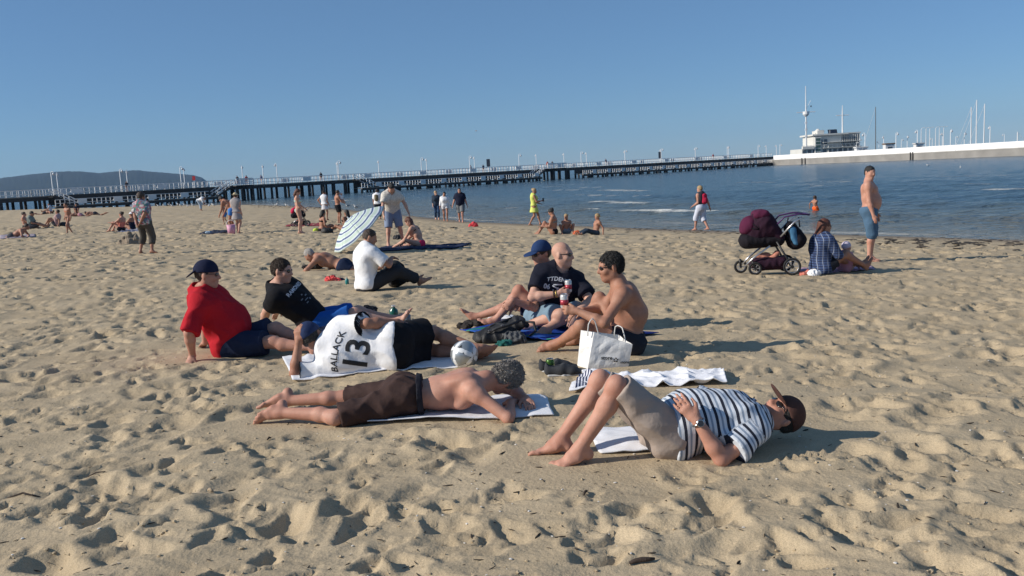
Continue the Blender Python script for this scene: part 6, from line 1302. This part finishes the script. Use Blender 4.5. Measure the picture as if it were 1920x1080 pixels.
def marina():
    c = wl(1546, 292); c.z = 1.2; k = 292/1650; r = empty('marina_building', c, 'two storey white marina building with dark glazing and roof panel', 'building'); X = lambda px: (px-1546)*k; Z = lambda py: ((375-.0552*1546)-py)*k+1.5-1.2
    wm = mat('render_white', (.62, .61, .57), .8, .1, .5); gl = mat('dark_glazing', (.085, .11, .14), .15, .4, .5); gr = mat('grey_cladding', (.36, .37, .38), .7, .2, .6)
    MB().box(((X(1493)+X(1600))/2, 0, Z(278)/2), (X(1600)-X(1493), 12, Z(278))).build('ground_storey', wm, r)
    MB().box(((X(1516)+X(1566))/2, 0, (Z(278)+Z(256))/2), (X(1566)-X(1516), 11, Z(256)-Z(278))).build('upper_storey', wm, r); MB().box(((X(1543)+X(1600))/2, .4, (Z(278)+Z(255))/2+.02), (X(1600)-X(1543), 11.4, Z(255)-Z(278))).build('glazed_wing', gr, r)
    MB().box(((X(1512)+X(1577))/2, 0, Z(254)), (X(1577)-X(1512), 12.6, .5)).build('roof', wm, r); MB().box(((X(1575)+X(1602))/2, .3, Z(253.4)), (X(1602)-X(1575)-.3, 12, .35)).build('roof', wm, r)
    MB().box(((X(1528)+X(1540))/2, 0, Z(250)), (X(1540)-X(1528), 5, 1.4)).build('roof_house', wm, r); MB().box((X(1539), -1, Z(247.5)), (1.0, 2, .8)).build('chimney', gr, r)
    MB().box((X(1557), -2, Z(249)), (2.9, .25, 1.5), M=Matrix.Rotation(R(-28), 4, 'X')).build('solar_panel', mat('solar', (.012, .018, .035), .3), r)
    wn = MB().box((0, 0, 0), (1.0, .15, 1.3)).build('window', gl, r); me = wn.data; bpy.data.objects.remove(wn)
    for i in range(11):
        o = bpy.data.objects.new('window', me); COL.objects.link(o); o.parent = r; o.location = (X(1497)+i*1.65, -6.03, Z(278)*.55)
    for i in range(6):
        o = bpy.data.objects.new('window', me); COL.objects.link(o); o.parent = r; o.location = (X(1546)+i*1.55, -5.36, (Z(278)+Z(256))/2+.1); o.scale = (1.3, 1, 1.5)
    for i in range(3):
        o = bpy.data.objects.new('window', me); COL.objects.link(o); o.parent = r; o.location = (X(1520)+i*1.5, -5.56, (Z(278)+Z(256))/2); o.scale = (1, 1, 1.2)
    gg_ = mat('green_glass', (.05, .10, .09), .2, .3, 1)
    MB().box(((X(1516)+X(1527))/2, -5.9, (Z(285)+Z(258))/2), (X(1527)-X(1516), 1.2, Z(258)-Z(285))).build('stair_tower', wm, r)
    for i in range(4): MB().box(((X(1516)+X(1527))/2, -6.52, Z(284)+.55+i*1.1), (X(1527)-X(1516)-.5, .06, .85)).build('window', gg_, r)
    for i in range(9): MB().box((X(1568)+i*.68, -5.5, (Z(277)+Z(256))/2), (.1, .35, Z(256)-Z(277))).build('fin', wm, r)
    for z_ in (278, 268): MB().box(((X(1530)+X(1600))/2, -6.3, Z(z_)), (X(1600)-X(1530), 1.6, .16)).build('balcony', wm, r)
    MB().box(((X(1493)+X(1514))/2, -6.2, Z(276)), (X(1514)-X(1493), 1.2, .9)).build('terrace_wall', wm, r); MB().lathe([(1.1, 0), (1.0, .7), (.5, 1.2), (.1, 1.4)], 12, Matrix.Translation((X(1532), -1, Z(250)))).build('roof_dome', wm, r)
    for px_ in (1519, 1550, 1572): MB().tube([(X(px_), -3, Z(253)), (X(px_), -3, Z(246))], .05, 5).build('aerial', MW, r)
    b = MB()
    for i in range(14): b.box((X(1493)+i*1.4, -6.3, Z(278)+.5), (.1, .1, 1.0))
    b.box(((X(1493)+X(1600))/2, -6.3, Z(278)+1.0), (X(1600)-X(1493), .1, .1)); b.build('balcony_railing', WP, r)
    for px in (1516, 1540, 1566, 1590): MB().bar((X(px), -6.4, 0), (X(px), -6.4, Z(276)), .28).build('column', wm, r)
marina()
MW = mat('mast_white', (.72, .72, .72), .4)
def signal_mast(px, pyb, pyt, pyy, half, Y, label, nest):
    c = wl(px, Y); k = Y/1650; hz_ = 375-.0552*px; c.z = 1.5-(pyb-hz_)*k; r = empty('signal_mast', c, label, 'mast'); h_ = (pyb-pyt)*k; zy = (pyb-pyy)*k
    MB().tube([(0, 0, 0), (0, 0, zy), (0, 0, h_)], [.28, .22, .10], 8).build('mast_pole', MW, r); MB().tube([(-half*k, 0, zy+.1), (half*k, 0, zy+.1)], .12, 6).build('yard', MW, r)
    if nest:
        MB().lathe([(.5, zy-1.2), (1.0, zy-.6), (1.0, zy+.3)], 12).build('crows_nest', MW, r); MB().tube([(0, 0, zy+.8), (1.5, 0, zy+3.6)], .06, 5).build('gaff', MW, r); MB().lathe([(.1, 0), (.28, .25), (.1, .5)], 8, Matrix.Translation((1.6, 0, zy+1.6))).build('signal_ball', mat('sign_dark', (.03, .04, .06)), r)
        for z in (.3, .5, .7): MB().box((0, 0, zy*z), (.7, .4, .5)).build('fitting', MW, r)
signal_mast(1512, 275, 165, 213, 17, 280, 'tall white signal mast with a yard left of the marina building', True); signal_mast(1580, 262, 200, 218.5, 12, 289, 'shorter white cross shaped mast behind the marina building', False)
def yacht(px, pyt, Y, lean, label, dark=False, boom=-1):
    c = wl(px, Y); c.z = SEA-.1; k = Y/1650; top = 1.5+((375-.0552*px)-pyt)*k-c.z; r = empty('sailing_yacht', c, label, 'yacht', 'yachts moored behind the breakwater')
    v = [];  L = 8.5
    b = MB(); st = [(-.5, .8, .75), (-.25, 1.25, .8), (0, 1.4, .85), (.25, 1.15, .95), (.5, .05, 1.15)]; rings = []
    for (u, hw, z) in st: rings.append([b.bm.verts.new((u*L, -hw, z)), b.bm.verts.new((u*L, -hw*.7, .0)), b.bm.verts.new((u*L, 0, -.35)), b.bm.verts.new((u*L, hw*.7, .0)), b.bm.verts.new((u*L, hw, z))])
    for A_, B_ in zip(rings, rings[1:]):
        for i in range(4): b.bm.faces.new((A_[i], A_[i+1], B_[i+1], B_[i]))
        b.bm.faces.new((A_[4], A_[0], B_[0], B_[4]))
    b.bm.faces.new(rings[0]); b.build('hull', MW, r); MB().box((-.3, 0, 1.2), (3.6, 1.7, .7), bevel=.15).build('cabin', MW, r)
    mm = mat('mast_dark', (.12, .13, .14), .5) if dark else MW
    MB().tube([(.6, 0, .8), (.6+lean*top, 0, top)], [.16, .11], 8).build('mast', mm, r); MB().tube([(.6, 0, 2.0), (-2.8, 0, 2.1)], .09, 6).build('boom', mm, r)
    MB().tube([(.6+lean*top, 0, top*.99), (4.2*boom, 0, 1.0)], .035, 4).build('stay', MW, r)
yacht(1638, 203, 262, 0, 'yacht with a dark mast right of the marina building', True); yacht(1816, 203, 236, 0, 'yacht with the leftmost of three white masts'); yacht(1826, 190, 232, .0, 'yacht with the tallest of three white masts'); yacht(1840, 197, 230, .01, 'yacht with the rightmost of three white masts'); yacht(1903, 248, 215, .0, 'yacht with a slanting stay at the right edge', boom=1)
for i, px in enumerate((1606, 1612, 1622, 1648, 1657, 1680, 1690, 1701, 1720, 1748, 1767, 1782, 1792, 1808, 1856, 1883)):
    p = wl(px, 285 if i % 2 else 268); p.z = 1.2; lamp_post(p, 'small white lamp post on the marina quay', 'lamp posts on the marina quay', hh=3.6+1.2*(i % 3), rz=i)
for i, px in enumerate((1727, 1736, 1743, 1754, 1761, 1769)):
    p = wl(px, 290); p.z = 1.2; r = empty('flood_light', p, 'tall thin curved light mast on the marina quay', 'lamp post', 'curved light masts on the quay'); MB().tube([(0, 0, 0), (0, 0, 6.6), (.25, 0, 7.1), (1.0, 0, 7.2)], [.12, .08, .06, .05], 6).build('mast_pole', MW, r); MB().box((1.1, 0, 7.15), (.5, .25, .12)).build('lamp_head', MW, r)
for i, (px, w_, h_, col, lab) in enumerate(((1666, 2.6, 2.2, (.2, .14, .1), 'small brown roofed kiosk on the quay'), (1614, 3.2, 1.6, (.6, .6, .6), 'white kiosk beside the marina building'), (1722, 2.2, 1.8, (.5, .5, .5), 'pale cabin on the middle of the quay'))):
    p = wl(px, 266); p.z = 1.2; r = empty('kiosk', p, lab, 'kiosk'); MB().box((0, 0, h_/2), (w_, 2, h_)).build('wall', MW, r); MB().box((0, 0, h_+.2), (w_+.5, 2.4, .4), bevel=.1).build('roof', mat('kiosk_roof%d' % i, col, .8), r); MB().box((0, -1.02, h_*.5), (w_*.5, .06, h_*.4)).build('window', mat('dark_glazing', (.04, .055, .075)), r)
# ---------------------------------------------------------------- gulls
def gulls():
    me = sdf_mesh('gull_body', [cap((-.15, 0, .17), (.1, 0, .2), .055, .075, k=.04), cap((.1, 0, .22), (.17, 0, .31), .04, .04, k=.03), ell((.18, 0, .32), ((1, 0, 0), (0, 1, 0), (0, 0, 1)), (.05, .04, .04), k=.02), cap((-.15, 0, .17), (-.3, 0, .17), .035, .012, k=.03, wide=(0, 1, 0), fac=2)], .014); wing = sdf_mesh('wing', [cap((.05, .06, .22), (-.22, .05, .19), .04, .015, k=.02, wide=(0, 0, 1), fac=1.5), cap((.05, -.06, .22), (-.22, -.05, .19), .04, .015, k=.02, wide=(0, 0, 1), fac=1.5)], .014)
    gw = mat('gull_white', (.75, .75, .75), .8); gg = mat('gull_grey', (.28, .30, .32), .8); me.materials.append(gw); wing.materials.append(gg); b = MB().tube([(.22, 0, .32), (.29, 0, .31)], [.014, .004], 6).build('beak', mat('gull_beak', (.6, .35, .05), .5)); bme = b.data; bpy.data.objects.remove(b)
    lg = MB().bar((0, .03, 0), (0, .03, .15), .014).bar((0, -.03, 0), (0, -.03, .15), .014).build('legs', mat('gull_beak', (.6, .35, .05))); lme = lg.data; bpy.data.objects.remove(lg)
    def one(px, py, rz, lab, grp, sea=False):
        p = G(px, py); p.z = H(p.x, p.y) if not sea else SEA-.1
        r = empty('gull', p, lab, 'gull', grp, rz)
        for nm, m in (('gull_body', me), ('wing', wing), ('beak', bme), ('legs', lme)): o = bpy.data.objects.new(nm, m); COL.objects.link(o); o.parent = r
    for px, py in ((317, 387), (324, 389), (333, 386), (340, 388), (347, 386), (352, 389), (357, 387), (363, 388), (386, 387), (392, 389), (398, 386), (402, 388), (298, 389), (307, 388)): one(px, py, random.uniform(0, 6.3), 'white gull standing in the flock by the pier', 'gulls on the sand by the pier')
    for px, py in ((518, 387), (538, 388), (652, 389), (668, 391)): one(px, py, random.uniform(0, 6.3), 'gull standing at the water left of the bending man', 'gulls at the waterline')
    def float_(px, py, lab):
        r_ = ray(px, py); p = CAM+r_*((SEA-1.5)/r_.z); r = empty('gull', Vector((p.x, p.y, SEA-.09)), lab, 'gull', 'gulls on the sea', random.uniform(0, 6))
        for nm, m in (('gull_body', me), ('wing', wing), ('beak', bme)): o = bpy.data.objects.new(nm, m); COL.objects.link(o); o.parent = r
    float_(1740, 311, 'gull afloat in front of the breakwater'); float_(1801, 315, 'gull afloat right of the standing man')
    r = empty('gull', P(893, 247, 190), 'gull flying high above the pier', 'gull', None, .4)
    for nm, m in (('gull_body', me),): o = bpy.data.objects.new(nm, m); COL.objects.link(o); o.parent = r; o.scale = (1, .8, .8)
    for sd in (-1, 1):
        b = MB(); b.poly([(.08, 0, .22), (.04, sd*.3, .33), (-.1, sd*.62, .28), (-.12, sd*.3, .29), (-.1, 0, .2)]); o = b.build('wing', gg, r); md = o.modifiers.new('s', 'SOLIDIFY'); md.thickness = .015
gulls()
# ---------------------------------------------------------------- seaweed, twigs, shells
def scatter_stuff(name, pts, size, m, label, flat=.35, seed=1, blade=False):
    rg = np.random.default_rng(seed); ico = bmesh.new(); bmesh.ops.create_icosphere(ico, subdivisions=1, radius=1); bv = np.array([v.co[:] for v in ico.verts]); bf = np.array([[v.index for v in f.verts] for f in ico.faces]); ico.free(); n = len(pts)
    a = rg.uniform(0, 6.28, n); L = rg.uniform(size[0], size[1], n); W_ = L*(rg.uniform(.08, .2, n) if blade else rg.uniform(.4, 1, n)); Hh = (W_*rg.uniform(.6, 1, n) if blade else L*flat*rg.uniform(.5, 1, n))
    v = bv[None]*np.stack([L, W_, Hh], 1)[:, None]*rg.uniform(.7, 1.2, (n, len(bv), 1)); x = v[..., 0]*np.cos(a)[:, None]-v[..., 1]*np.sin(a)[:, None]; y = v[..., 0]*np.sin(a)[:, None]+v[..., 1]*np.cos(a)[:, None]; z = v[..., 2]
    if blade: z = z+v[..., 0]*rg.uniform(-.25, .25, n)[:, None]
    v = np.stack([x, y, z], -1)+np.array(pts)[:, None]; f = bf[None]+(np.arange(n)*len(bv))[:, None, None]
    o = obj(name, mesh_np(name, v.reshape(-1, 3), f.reshape(-1, 3), False), m); return tag(o, label, kind='stuff')
rg = np.random.default_rng(9); pts = []
for k in range(520):
    px = rg.uniform(1550, 1915); t = rg.normal(); py = 451+(px-1550)/365*7+t*4.2
    p = G(px, py)
    if shore_s(p.x, p.y) > .15 and math.sin(px*.045+py*.5)+math.sin(px*.11) > -.4: pts.append((p.x, p.y, H(p.x, p.y)+.004))
for k in range(700):
    px = rg.uniform(470, 790); p = G(px, 386+(px-470)*.028+rg.normal()*1.6)
    if shore_s(p.x, p.y) > -.2: pts.append((p.x, p.y, H(p.x, p.y)+.02))
for k in range(110):
    px = rg.uniform(1140, 1420); p = G(px, 430+(px-1140)*.030+rg.normal()*2); pts.append((p.x, p.y, H(p.x, p.y)+.004))
scatter_stuff('seaweed', pts, (.03, .13), mat('seaweed', (.04, .028, .016), .8, .5, 12), 'dark washed up seaweed along the waterline', .15, 3)
def scat(n, y0, y1, seed):
    r_ = np.random.default_rng(seed); yy = np.exp(r_.uniform(math.log(y0), math.log(y1), n)); xx = r_.uniform(-.64, .64, n)*yy; return [(x, y, H(x, y)+.003) for x, y in zip(xx, yy)]
scatter_stuff('twigs', scat(1200, 2.8, 18, 4), (.006, .022), mat('twig', (.03, .022, .016), .9), 'dark bits of twig and bark strewn over the sand', .5, 6, True)
scatter_stuff('twigs', scat(220, 2.9, 12, 14), (.012, .034), mat('twig', (.03, .022, .016), .9), 'short dark twigs strewn over the sand', .5, 16, True)
scatter_stuff('shell_fragments', scat(420, 2.8, 14, 5), (.003, .010), mat('shell', (.7, .66, .6), .6), 'tiny white shell fragments on the sand', .4, 7)
scatter_stuff('sand_clods', scat(900, 2.8, 14, 8), (.004, .013), sand_mat(), 'small clods of sand', .6, 9)
def stick(px, py, L, r, rz, label, m=mat('driftwood', (.045, .03, .022), .9, .4, 60, .5, 120)):
    p = G(px, py); p.z = H(p.x, p.y)+r*.6; d = Vector((math.cos(rz), math.sin(rz), 0)); a, b = p-d*L/2, p+d*L/2; a.z = H(a.x, a.y)+r; b.z = H(b.x, b.y)+r; mid = p+Vector((0, 0, .01)); mid.z = max(mid.z, (a.z+b.z)/2)
    o = MB().tube([a-p, (a-p)*.5+Vector((.0, .006, .004)), mid-p, (b-p)*.55+Vector((0, -.005, .006)), b-p], [r*.6, r, r*1.05, r*.9, r*.5], 7).build('driftwood', m, None, p, smooth=True); tag(o, label, 'driftwood')
stick(1204, 1056, .10, .010, .1, 'thick dark driftwood piece at the bottom right of centre'); stick(44, 931, .18, .005, -.1, 'long thin dark twig near the left edge'); stick(1098, 925, .06, .006, 1.2, 'short twig below the foot of the man in the striped polo'); stick(395, 922, .05, .009, -.7, 'pale stubby wood piece in the left foreground', mat('palewood', (.35, .27, .18), .9)); stick(505, 826, .045, .006, 1.3, 'upright dark splinter below the feet of the lying man'); stick(180, 890, .12, .004, -.2, 'dark bark strip in the left foreground')
# ---------------------------------------------------------------- the air over the bay
hz = MB().box((0, 2300, 75), (9000, 4700, 160)).build('haze', None)
hm = bpy.data.materials.new('haze'); hm.use_nodes = True; ht = hm.node_tree; ht.nodes.remove(ht.nodes['Principled BSDF'])
pv = ht.nodes.new('ShaderNodeVolumePrincipled'); pv.inputs['Color'].default_value = (.34, .62, 1.0, 1); pv.inputs['Density'].default_value = .00008; pv.inputs['Anisotropy'].default_value = .0
ht.links.new(pv.outputs[0], ht.nodes['Material Output'].inputs['Volume']); hz.data.materials.append(hm); tag(hz, kind='stuff')
